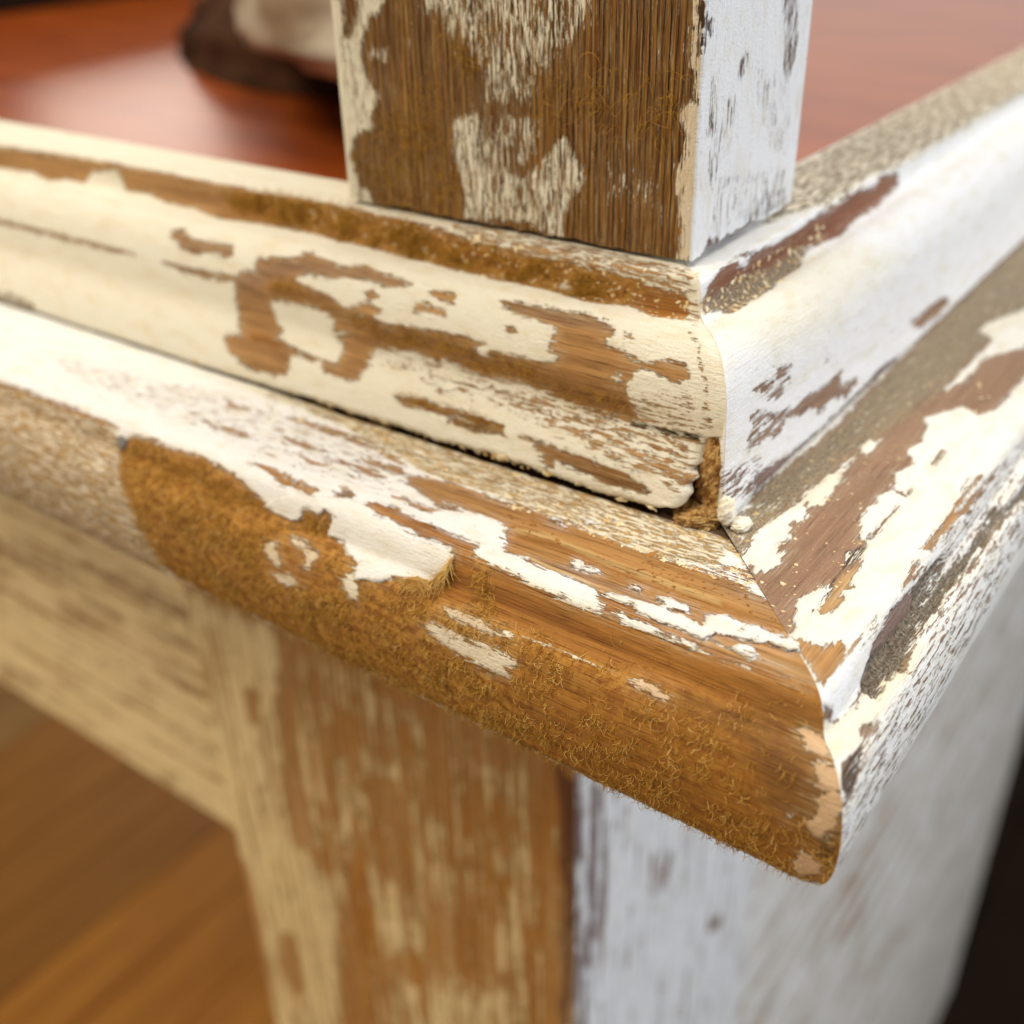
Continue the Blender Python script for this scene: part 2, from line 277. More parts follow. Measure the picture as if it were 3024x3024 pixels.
OPS = [
('UL','bare',0,0,0),
('UL','tint',0.45,2,0),
('UL','tint',1,3,1),
('UL','fuzz',0.9,3,1),
('UL','dark',0.08,3,1),
('UL','bare',0,0,2),
('UL','tint',1,1,2),
('UL','dark',0.1,1,2),
('UL','fuzz',1,0.6,3),
('UL','set',0.05,0.3,4),
('UL','brk',1.1,0.5,4),
('UL','tint',0.6,1,4),
('UL','set',0.2,0.3,5),
('UL','brk',0.8,0.5,5),
('UL','paint',0,0,6),
('UL','bare',0,0,7),
('UL','tint',0.45,1,7),
('UL','tint',0.12,1.2,8),
('UL','dark',0.08,1,8),
('UL','dark',0.36,1,9),
('UL','tint',0.75,1,9),
('UL','fuzz',0.25,1.2,9),
('UL','tint',0.9,0.6,10),
('UL','dark',0.2,0.6,10),
('UL','bare',0,0,11),
('UL','tint',0.5,1,11),
('UL','bare',0,0,12),
('UL','tint',0.5,1,12),
('UL','bare',0,0,13),
('UL','tint',0.5,1,13),
('UL','bare',0,0,14),
('UL','tint',0.15,1,14),
('UL','bare',0,0,15),
('UL','tint',0.3,1,15),
('UL','bare',0,0,16),
('UL','tint',0.2,1,16),
('UL','bare',0,0,17),
('UL','tint',0.55,1,17),
('UL','tint',0.25,0.5,18),
('UL','dark',0.12,0.5,18),
('UL','tint',0.7,1,19),
('UL','dark',0.38,0.9,19),
('UL','fuzz',0.35,1,19),
('UL','paint',0,0,20),
('UL','paint',0,0,21),
('UL','bare',0,0,22),
('UL','tint',0.6,1,22),
('UL','bare',0,0,23),
('UL','tint',0.5,1,23),
('UL','bare',0,0,24),
('UL','tint',0.6,1,24),
('UL','bare',0,0,25),
('UL','tint',0.5,1,25),
('UL','bare',0,0,26),
('UL','tint',0.2,1,26),
('UL','set',0.14,1.2,27),
('UL','brk',1.35,1,27),
('UL','tint',0.45,1,27),
('UL','set',0.5,1,28),
('UL','brk',1,1,28),
('UL','tint',0.45,1,28),
('UL','set',0.35,0.8,29),
('UL','brk',1.1,0.6,29),
('UL','tint',0.45,1,29),
('UL','bare',0,0,30),
('UL','dark',1,0.15,30),
('UL','bare',0,0,31),
('UL','dark',0.4,0.5,31),
('UL','tint',0.8,0.6,31),
('UL','fuzz',0.3,0.5,31),
('UL','dark',0.55,0.4,32),
('UL','set',-0.2,0.3,32),
('UL','brk',0.7,0.5,32),
('UL','fuzz',0.3,0.5,32),
('UL','bare',0,0,33),
('UL','dark',0.42,0.4,33),
('UL','tint',0.8,0.6,33),
('UL','bare',0,0,34),
('UL','tint',0.4,1,34),
('UL','bare',0,0,35),
('UL','tint',0.4,1,35),
('UL','grey',0.9,0.5,36),
('UL','set',-0.1,0.4,36),
('UL','brk',1.2,0.5,36),
('UL','set',0.2,0.3,37),
('UL','brk',1.1,0.3,37),
('UL','bare',0,0,38),
('UL','dark',1,0.12,38),
('UL','pit',0.8,0.2,38),
('LL','set',0.46,3,39),
('LL','brk',1,3,39),
('LL','tint',0.55,3,39),
('LL','bare',0,0,40),
('LL','tint',0.5,1,40),
('LL','bare',0,0,41),
('LL','tint',0.6,1.5,41),
('LL','bare',0,0,42),
('LL','tint',0.6,0.5,42),
('LL','set',0.1,0.6,43),
('LL','brk',1.3,1,43),
('LL','dust',0.6,2,43),
('LL','dust',0.6,0.8,44),
('LL','set',0.05,0.6,44),
('LL','brk',0.8,1,44),
('LL','tone',-0.1,1,44),
('LL','tint',0.6,1,44),
('LL','pale',0.75,1,44),
('LL','tint',0.85,0.6,45),
('LL','dark',0.16,0.5,45),
('LL','tint',0.2,0.5,46),
('LL','dark',0.12,0.4,46),
('LL','tint',0.45,0.3,47),
('LL','pale',0.85,0.3,47),
('LL','pale',0.95,0.2,48),
('LL','dark',0.5,0.1,49),
('LL','dust',0.35,2,50),
('LL','tint',0.3,2,50),
('LL','dark',0.1,2,50),
('LL','tint',0.25,0.5,51),
('LL','pale',0.35,0.5,51),
('LL','flake',0,0,52),
('LL','flake',0,0,53),
('LL','flake',0,0,54),
('LL','flake',0,0,55),
('LL','flake',0,0,56),
('LL','flake',0,0,57),
('LL','flake',0,0,58),
('LL','bare',0,0,59),
('LL','tint',0.8,0.5,59),
('LL','fuzz',0.15,0.4,59),
('LL','bare',0,0,60),
('LL','tint',0.5,0.5,60),
('LL','bare',0,0,61),
('LL','tint',0.7,0.5,61),
('LL','bare',0,0,62),
('LL','tint',0.5,0.5,62),
('LL','bare',0,0,63),
('LL','tint',0.6,0.5,63),
('LL','bare',0,0,64),
('LL','tint',0.6,0.5,64),
('LL','bare',0,0,65),
('LL','tint',0.5,0.5,65),
('LL','bare',0,0,66),
('LL','tint',0.4,0.5,66),
('LL','bare',0,0,67),
('LL','tint',0.2,0.5,67),
('LL','dark',0.45,0.2,67),
('LL','bare',0,0,68),
('LL','tint',0.3,0.5,68),
('LL','bare',0,0,69),
('LL','tint',0.3,0.5,69),
('LL','bare',0,0,70),
('LL','tint',0.2,0.5,70),
('LL','bare',0,0,71),
('LL','tint',0.35,0.5,71),
('LL','bare',0,0,72),
('LL','tone',-0.1,1,72),
('LL','tint',1,0.6,72),
('LL','fuzz',0.9,1,72),
('LL','dark',0.04,1,72),
('LL','bare',0,0,73),
('LL','tone',-0.35,1.5,73),
('LL','tint',1,0.6,73),
('LL','fuzz',0.9,1,73),
('LL','dark',0.04,1,73),
('LL','bare',0,0,74),
('LL','tint',0.95,0.4,74),
('LL','fuzz',0,0.4,74),
('LL','dark',0.05,0.5,74),
('LL','fuzz',0,0.6,75),
('LL','dark',0.05,0.8,75),
('LL','tint',0.92,0.6,75),
('LL','set',0.15,0.3,76),
('LL','brk',1.2,0.4,76),
('LL','tone',0.2,1,76),
('LL','fuzz',0.35,5,77),
('LL','fuzz',0.1,3,78),
('LL','dark',0.45,3,78),
('LL','tint',0.85,3,78),
('LL','dark',0.48,1.2,79),
('LL','fuzz',0.25,2,79),
('LL','set',0.05,0.8,80),
('LL','brk',0.8,1,80),
('LL','tint',0.42,1,80),
('LL','pale',0.45,1,80),
('LL','tone',-0.35,1,80),
('LL','fuzz',0,0.6,80),
('LL','set',-0.05,1,81),
('LL','brk',0.8,1,81),
('LL','tint',0.42,1,81),
('LL','tone',-0.35,1,81),
('LL','fuzz',0,1.6,81),
('LL','set',0.03,0.5,82),
('LL','brk',0.7,1,82),
('LL','tint',0.42,1,82),
('LL','pale',0.45,1,82),
('LL','tone',-0.35,1,82),
('LL','fuzz',0,0.6,82),
('LL','bare',0,0,83),
('LL','tint',0.9,0.2,83),
('LL','lump',0,0,84),
('LL','paint',0,0,85),
('LL','paint',0,0,86),
('LL','paint',0,0,87),
('LL','paint',0,0,88),
('LL','fuzz',0.25,1,89),
('LL','tone',-0.4,1,89),
('LL','paint',0,0,90),
('LL','brk',0.9,0.6,91),
('LL','fuzz',0.2,0.5,91),
('LL','tone',-0.2,1,91),
('LL','paint',0,0,92),
('LL','paint',0,0,93),
('LL','tone',-0.7,0.4,94),
('LL','brk',0.9,0.3,94),
('LL','chip',0,0,95),
('LL','tone',-0.85,0.3,95),
('LL','brk',0.2,0.3,95),
('LL','chip',0,0,96),
('LL','tone',-0.85,0.3,96),
('LL','brk',0.2,0.3,96),
('LL','chip',0,0,97),
('LL','tone',-0.85,0.3,97),
('LL','brk',0.2,0.3,97),
('LL','chip',0,0,98),
('LL','tone',-0.85,0.3,98),
('LL','brk',0.2,0.3,98),
('LL','dark',0.85,0.3,99),
('LL','set',-0.5,0.2,99),
('LL','dark',0.7,0.3,100),
('LL','dark',0.7,0.3,101),
('LL','paint',0,0,102),
('UR','bare',0,0,103),
('UR','tint',0.2,0.4,103),
('UR','red',0.8,0.6,103),
('UR','dark',0.15,1,103),
('UR','grey',0.75,0.6,104),
('UR','red',0.1,0.8,104),
('UR','dust',0.3,0.5,104),
('UR','grey',0.62,1.2,105),
('UR','set',0.05,1,105),
('UR','brk',1.2,1,105),
('UR','tone',-0.1,1,105),
('UR','paint',0,0,106),
('UR','bare',0,0,107),
('UR','tint',0.25,1,107),
('UR','bare',0,0,108),
('UR','tint',0.25,1,108),
('UR','bare',0,0,109),
('UR','tint',0.1,1,109),
('UR','dark',0.2,1,109),
('UR','bare',0,0,110),
('UR','tint',0.15,1,110),
('UR','dark',0.12,1,110),
('UR','set',-0.12,0.5,111),
('UR','brk',1.2,0.5,111),
('UR','tint',0.15,0.5,111),
('UR','dark',0.12,0.5,111),
('UR','bare',0,0,112),
('UR','tint',0,0.4,112),
('UR','dark',0.12,0.3,112),
('UR','mauve',0.8,0.5,112),
('UR','set',0.15,0.8,113),
('UR','brk',1.2,0.5,113),
('UR','tint',0,0.5,113),
('UR','bare',0,0,114),
('UR','tint',0.25,1,114),
('UR','brk',0.95,2,115),
('UR','brk',0.85,1,116),
('UR','tone',0.25,3,117),
('LR','bare',0,0,118),
('LR','set',-0.45,1,118),
('LR','brk',0.6,1,118),
('LR','grey',0.9,1.2,118),
('LR','tint',0.1,1,118),
('LR','dust',0.35,2,118),
('LR','dark',0.08,1.5,118),
('LR','tone',0.1,1,118),
('LR','grey',0.8,1,119),
('LR','dust',0.6,1,119),
('LR','set',-0.3,0.5,119),
('LR','brk',0.7,1,119),
('LR','bare',0,0,120),
('LR','tint',0,1,120),
('LR','grey',0.15,1.5,120),
('LR','bare',0,0,121),
('LR','tint',0,0.8,121),
('LR','dust',0.15,1,121),
('LR','grey',0.1,1,121),
('LR','tint',0.4,0.4,122),
('LR','pale',0.35,0.4,122),
('LR','dark',0.8,0.15,123),
('LR','set',-0.1,0.1,123),
('LR','brk',0.8,0.3,123),
('LR','paint',0,0,124),
('LR','paint',0,0,125),
('LR','paint',0,0,126),
('LR','paint',0,0,127),
('LR','brk',0.7,0.4,128),
('LR','tone',0.1,0.5,128),
('LR','bare',0,0,129),
('LR','tint',0.6,0.6,129),
('LR','dark',0.1,1,129),
('LR','bare',0,0,130),
('LR','tint',0.5,1,130),
('LR','red',0.5,0.4,130),
('LR','bare',0,0,131),
('LR','tint',0.3,1,131),
('LR','red',0.4,0.4,131),
('LR','bare',0,0,132),
('LR','tint',0.5,0.4,132),
('LR','red',0.2,0.4,132),
('LR','set',0.1,0.3,133),
('LR','brk',0.9,0.4,133),
('LR','bare',0,0,134),
('LR','dark',0.45,0.1,134),
('LR','brk',0.2,0.2,134),
('LR','bare',0,0,135),
('LR','dark',0.3,0.1,135),
('LR','bare',0,0,136),
('LR','dark',0.35,0.1,136),
('LR','brk',1,0.6,137),
('LR','set',0.36,0.6,137),
('LR','tone',0.7,0.5,137),
('LR','tint',0,0.5,137),
('LR','dark',0.12,0.5,137),
('LR','set',1,0.3,138),
('LR','brk',0.35,0.3,138),
('LR','tone',1,0.4,138),
('LR','set',1.2,0.3,139),
('LR','brk',0.3,0.3,139),
('LR','tone',0,0.4,139),
('LR','dark',0,0.3,139),
('LR','bare',0,0,140),
('LR','grey',1,0.3,140),
('LR','dark',0.42,0.4,140),
('LR','pit',1,0.5,140),
('LR','grey',0.15,0.4,141),
('LR','mauve',0.8,0.4,141),
('LR','dark',0.15,0.4,141),
('LR','pit',0.3,0.4,141),
('LR','bare',0,0,142),
('LR','grey',1,0.3,142),
('LR','dark',0.45,0.4,142),
('LR','pit',1,0.5,142),
('LR','bare',0,0,143),
('LR','grey',0.5,0.3,143),
('LR','bare',0,0,144),
('LR','dark',0.7,0.2,144),
('LR','bare',0,0,145),
('LR','dark',0.5,0.3,145),
('LR','dark',0.85,0.3,146),
('LR','set',-0.5,0.2,146),
('LR','dark',0.7,0.3,147),
('PL','set',0.42,0.6,148),
('PL','brk',1,0.5,148),
('PL','brk',0.2,0.5,149),
('PL','bare',0,0,150),
('PL','dark',0.1,1,150),
('PL','set',0.24,0.6,151),
('PL','brk',1.1,1,151),
('PL','set',0.15,0.5,152),
('PL','brk',1.2,1,152),
('PL','set',0.12,0.5,153),
('PL','brk',1.2,1,153),
('PL','set',-0.15,1,154),
('PL','brk',1.1,1,154),
('PL','set',-0.3,1,155),
('PL','brk',1.1,1,155),
('PL','set',-0.02,2,156),
('PL','brk',1.45,1,156),
('PL','set',0.25,1,157),
('PL','set',-0.02,2,158),
('PL','brk',1.45,1,158),
('PL','set',-0.1,0.5,159),
('PL','brk',1.3,1,159),
('PL','paint',0,0,160),
('PL','tone',-0.35,0.4,160),
('PL','bare',0,0,161),
('PL','dark',0.6,0.2,161),
('PL','dark',0.08,3,162),
('PL','fuzz',0.14,3,162),
('PL','fuzz',0.3,2,163),
('PL','fuzz',0.14,3,164),
('PR','bare',0,0,165),
('PR','mauve',0.7,1,165),
('PR','dark',0.3,0.3,165),
('PR','bare',0,0,166),
('PR','red',0.8,1,166),
('PR','dark',0.1,1,166),
('PR','bare',0,0,167),
('PR','mauve',0.7,1,167),
('PR','dark',0.3,1,167),
('PR','bare',0,0,168),
('PR','mauve',0.7,1,168),
('PR','dark',0.4,1,168),
('PR','bare',0,0,169),
('PR','mauve',0.7,1,169),
('PR','dark',0.4,1,169),
('PR','set',0.08,0.4,170),
('PR','brk',1.2,0.5,170),
('PR','mauve',0.4,0.5,170),
('PR','dark',0.12,0.5,170),
('PR','set',0.55,0.7,171),
('PR','brk',1.2,0.5,171),
('PR','mauve',0.8,0.5,171),
('PR','dark',0.2,0.5,171),
('PR','set',0.6,0.7,172),
('PR','brk',1.15,0.5,172),
('PR','mauve',0.5,0.5,172),
('PR','dark',0.2,0.5,172),
('PR','set',0.6,0.7,173),
('PR','brk',1.15,0.5,173),
('PR','mauve',0.6,0.5,173),
('PR','dark',0.2,0.5,173),
('PR','set',-0.2,0.3,174),
('PR','brk',0.9,0.4,174),
('PR','red',0.6,0.3,174),
('PR','dark',0.25,0.3,174),
('PR','set',0.2,0.4,175),
('PR','brk',1,0.5,175),
('PR','mauve',0.9,0.5,175),
('GL','set',0.32,4,176),
('GL','brk',0.95,3,176),
('GL','tint',0.6,3,176),
('GL','bare',0,0,177),
('GL','tint',0.5,2,177),
('GL','bare',0,0,178),
('GL','tint',0.5,2,178),
('GL','bare',0,0,179),
('GL','tint',0.5,2,179),
('GL','bare',0,0,180),
('GL','tint',0.5,2,180),
('GL','bare',0,0,181),
('GL','tint',0.5,2,181),
('GL','set',0.08,4,182),
('GL','brk',0.85,3,182),
('GL','set',0.08,4,183),
('GL','brk',0.85,3,183),
('GL','set',0.08,4,184),
('GL','brk',0.85,3,184),
('GL','set',0.08,4,185),
('GL','brk',0.85,3,185),
('GL','set',0.08,4,186),
('GL','brk',0.85,3,186),
('GL','set',0.08,4,187),
('GL','brk',0.85,3,187),
('GL','set',0.08,4,188),
('GL','brk',0.85,3,188),
('GL','set',0.08,4,189),
('GL','brk',0.85,3,189),
('GL','set',0.08,4,190),
('GL','brk',0.85,3,190),
('GL','set',0.08,4,191),
('GL','brk',0.85,3,191),
('GL','set',0.08,4,192),
('GL','brk',0.85,3,192),
('GL','bare',0,0,193),
('GL','red',0.9,1,193),
('GL','dark',0.55,1,193),
('GR','set',-0.1,1.5,194),
('GR','brk',1,2,194),
('GR','mauve',1,1,194),
('GR','dark',0.25,1,194),
('GR','bare',0,0,195),
('GR','grey',0.5,1,195),
('GR','set',0,2,196),
('GR','brk',0.5,2,196),
('GR','tint',0.3,2,196),
('GR','set',0.1,2,197),
('GR','mauve',0.5,2,197),
('AP','set',-0.05,3,198),
('AP','brk',0.8,2,198),
('AP','tint',0.3,3,198),
('AP','set',-0.05,3,199),
('AP','brk',0.8,2,199),
('AP','tint',0.3,3,199),
('AP','set',-0.05,3,200),
('AP','brk',0.8,2,200),
('AP','tint',0.3,3,200),
('AP','set',-0.05,3,201),
('AP','brk',0.8,2,201),
('AP','tint',0.3,3,201),
('AP','set',-0.05,3,202),
('AP','brk',0.8,2,202),
('AP','tint',0.3,3,202),
('AP','set',-0.05,3,203),
('AP','brk',0.8,2,203),
('AP','tint',0.3,3,203),
('AP','set',-0.05,3,204),
('AP','brk',1,2,204),
('AP','tint',0.2,3,204),
('AP','mauve',0.5,2,205),
('AP','set',0.2,2,205),
]

POLY = [np.array([int(v) for v in l.split(',')], float).reshape(-1, 2) / 20.0 for l in POLYS.strip().split('\n')]


# ------------------------------------------------------------------ numeric helpers
def vnoise(x, y, seed=0):
    xi = np.floor(x).astype(np.int64)
    yi = np.floor(y).astype(np.int64)
    xf = x - xi
    yf = y - yi
    xf = xf * xf * (3 - 2 * xf)
    yf = yf * yf * (3 - 2 * yf)

    def h(i, j):
        n = (i * 374761393 + j * 668265263 + seed * 974634777) & 0xffffffff
        n = ((n ^ (n >> 13)) * 1274126177) & 0xffffffff
        return ((n ^ (n >> 16)) & 0xffff) / 65535.0
    a = h(xi, yi) * (1 - xf) + h(xi + 1, yi) * xf
    b = h(xi, yi + 1) * (1 - xf) + h(xi + 1, yi + 1) * xf
    return (a * (1 - yf) + b * yf) * 2 - 1


def fbm(x, y, seed=0, n=3):
    s = 0
    a = 1.0
    tot = 0
    for i in range(n):
        s = s + a * vnoise(x * 2 ** i, y * 2 ** i, seed + i * 17)
        tot += a
        a *= 0.55
    return s / tot


def sdf(px, py, P):
    d2 = np.full(px.shape, 1e9)
    ins = np.zeros(px.shape, bool)
    n = len(P)
    for i in range(n):
        ax, ay = P[i]
        bx, by = P[(i + 1) % n]
        ex, ey = bx - ax, by - ay
        L = ex * ex + ey * ey
        if L < 1e-12:
            continue
        u = np.clip(((px - ax) * ex + (py - ay) * ey) / L, 0, 1)
        d2 = np.minimum(d2, (px - ax - u * ex) ** 2 + (py - ay - u * ey) ** 2)
        cr = ((ay > py) != (by > py))
        if abs(ey) > 1e-12:
            ins ^= cr & (px < ex * (py - ay) / ey + ax)
    d = np.sqrt(d2)
    return np.where(ins, d, -d)


def sstep(a, b, x):
    t = np.clip((x - a) / (b - a), 0, 1)
    return t * t * (3 - 2 * t)


LAYERS = ('m', 'brk', 'tint', 'dark', 'grey', 'tone', 'pale', 'red', 'mauve', 'dust', 'fuzz', 'pit')


def layers(key, s, t, base, grain='s', ws=1.0):
    """wear layers of one surface at points (s, t) in mm"""
    L = {k: np.full(s.shape, float(base.get(k, 0.0))) for k in LAYERS}
    gs, gt = (0.8, 0.22) if grain == 's' else (0.22, 0.8)
    u, v = s / ws, t / ws
    S = s + ws * (gs * 0.75 * fbm(u * 0.55, v * 0.9, 3) + gs * 0.35 * fbm(u * 2.3, v * 2.6, 11, 2))
    Tt = t + ws * (gt * 0.75 * fbm(u * 0.9, v * 0.55, 23) + gt * 0.5 * fbm(u * 2.6, v * 2.3, 31, 2))
    for (pk, op, val, fe, pi) in OPS:
        if pk != key:
            continue
        P = POLY[pi]
        mg = 3.2 if op in ('bare', 'paint', 'flake', 'lump', 'chip') else fe + 0.1
        lo = P.min(0) - mg - 1
        hi = P.max(0) + mg + 1
        k = np.nonzero((s > lo[0]) & (s < hi[0]) & (t > lo[1]) & (t < hi[1]))
        if len(k[0]) == 0:
            continue
        d = sdf(S[k], Tt[k], P)
        if op == 'bare':
            L['m'][k] = np.minimum(L['m'][k], -d)
        elif op in ('paint', 'flake', 'lump', 'chip'):
            L['m'][k] = np.maximum(L['m'][k], d)
        else:
            nm = 'm' if op == 'set' else op
            wgt = sstep(-fe - 1e-3, fe + 1e-3, d)
            L[nm][k] = L[nm][k] * (1 - wgt) + val * wgt
    L['m'] = np.clip(L['m'], -2.5, 2.5)
    return L


def chaikin(p, n=2):
    p = np.array(p, float)
    for _ in range(n):
        q = [p[0]]
        for i in range(len(p) - 1):
            q += [p[i] * .75 + p[i + 1] * .25, p[i] * .25 + p[i + 1] * .75]
        q.append(p[-1])
        p = np.array(q)
    return p


# ------------------------------------------------------------------ mesh helpers
def mesh_obj(name, V, F, mat, parent=None, smooth=True):
    """V (n,3) metres; F list of index arrays (quads array or list of faces)"""
    me = bpy.data.meshes.new(name)
    if isinstance(F, np.ndarray):
        k = F.shape[1]
        me.vertices.add(len(V))
        me.vertices.foreach_set('co', np.ascontiguousarray(V, np.float32).ravel())
        me.loops.add(F.size)
        me.loops.foreach_set('vertex_index', np.ascontiguousarray(F, np.int32).ravel())
        me.polygons.add(len(F))
        me.polygons.foreach_set('loop_start', np.arange(0, F.size, k, dtype=np.int32))
        me.update(calc_edges=True)
        me.validate()
    else:
        me.from_pydata([tuple(v) for v in V], [], F)
    me.polygons.foreach_set('use_smooth', np.full(len(me.polygons), smooth))
    me.materials.append(mat)
    o = bpy.data.objects.new(name, me)
    COL.objects.link(o)
    if parent is not None:
        o.parent = parent
        o.matrix_parent_inverse = Matrix.Translation(-Vector(parent.location)) if parent.type == 'EMPTY' else Matrix.Identity(4)
    return o


def put_attrs(o, L, s, t):
    me = o.data
    for k in LAYERS:
        if k == 'pit':
            continue
        at = me.attributes.new(k, 'FLOAT', 'POINT')
        at.data.foreach_set('value', np.ascontiguousarray(L[k], np.float32).ravel())
    at = me.attributes.new('st', 'FLOAT_VECTOR', 'POINT')
    v = np.stack([s.ravel(), t.ravel(), np.zeros(s.size)], 1).astype(np.float32)
    at.data.foreach_set('vector', v.ravel())


def grid_faces(nr, nc, close=False):
    r = np.arange(nr - (0 if close else 1))
    c = np.arange(nc - 1)
    R, Cc = np.meshgrid(r, c, indexing='ij')
    R2 = (R + 1) % nr
    a = R * nc + Cc
    b = R * nc + Cc + 1
    d = R2 * nc + Cc
    e = R2 * nc + Cc + 1
    return np.stack([a, d, e, b], -1).reshape(-1, 4)


def world(a, b, z):
    return np.stack([-a, b, z], -1) * MM


# ------------------------------------------------------------------ materials
def lin(c):
    return tuple(((v / 255.0) / 12.92 if v / 255.0 < 0.04045 else ((v / 255.0 + 0.055) / 1.055) ** 2.4) for v in c) + (1.0,)


class NT:
    def __init__(s, name):
        s.m = bpy.data.materials.new(name)
        s.m.use_nodes = True
        s.t = s.m.node_tree
        s.n = s.t.nodes
        s.b = s.n['Principled BSDF']

    def new(s, typ, **kw):
        n = s.n.new(typ)
        for k, v in kw.items():
            setattr(n, k, v)
        return n

    def link(s, a, b):
        s.t.links.new(a, b)

    def val(s, sock, v):
        if hasattr(v, 'is_output') or isinstance(v, bpy.types.NodeSocket):
            s.link(v, sock)
        else:
            sock.default_value = v

    def math(s, op, a, b=0.0, c=0.0, clamp=False):
        n = s.new('ShaderNodeMath', operation=op)
        n.use_clamp = clamp
        s.val(n.inputs[0], a)
        s.val(n.inputs[1], b)
        s.val(n.inputs[2], c)
        return n.outputs[0]

    def attr(s, name, vec=False):
        n = s.new('ShaderNodeAttribute', attribute_name=name)
        return n.outputs['Vector'] if vec else n.outputs['Fac']

    def scale(s, v, sc3, off=(0, 0, 0)):
        n = s.new('ShaderNodeMapping')
        s.link(v, n.inputs[0])
        n.inputs['Scale'].default_value = sc3
        n.inputs['Location'].default_value = off
        return n.outputs[0]

    def noise(s, v, scale=1.0, detail=3.0, rough=0.55, dist=0.0):
        n = s.new('ShaderNodeTexNoise')
        s.link(v, n.inputs['Vector'])
        n.inputs['Scale'].default_value = scale
        n.inputs['Detail'].default_value = detail
        n.inputs['Roughness'].default_value = rough
        n.inputs['Distortion'].default_value = dist
        return n.outputs['Fac']

    def rng(s, v, a, b, c=0.0, d=1.0, smooth=True):
        n = s.new('ShaderNodeMapRange')
        n.interpolation_type = 'SMOOTHSTEP' if smooth else 'LINEAR'
        s.val(n.inputs[0], v)
        s.val(n.inputs[1], a)
        s.val(n.inputs[2], b)
        s.val(n.inputs[3], c)
        s.val(n.inputs[4], d)
        return n.outputs[0]

    def mix(s, f, a, b, blend='MIX'):
        n = s.new('ShaderNodeMix', data_type='RGBA', blend_type=blend)
        s.val(n.inputs[0], f)
        s.val(n.inputs[6], a)
        s.val(n.inputs[7], b)
        return n.outputs[2]


WOOD0 = lin((156, 122, 98))
WOOD1 = lin((190, 144, 88))
WOOD2 = lin((176, 115, 37))
CREAM = lin((235, 228, 207))
WHITE = lin((240, 239, 238))
PRIMER = lin((205, 164, 120))


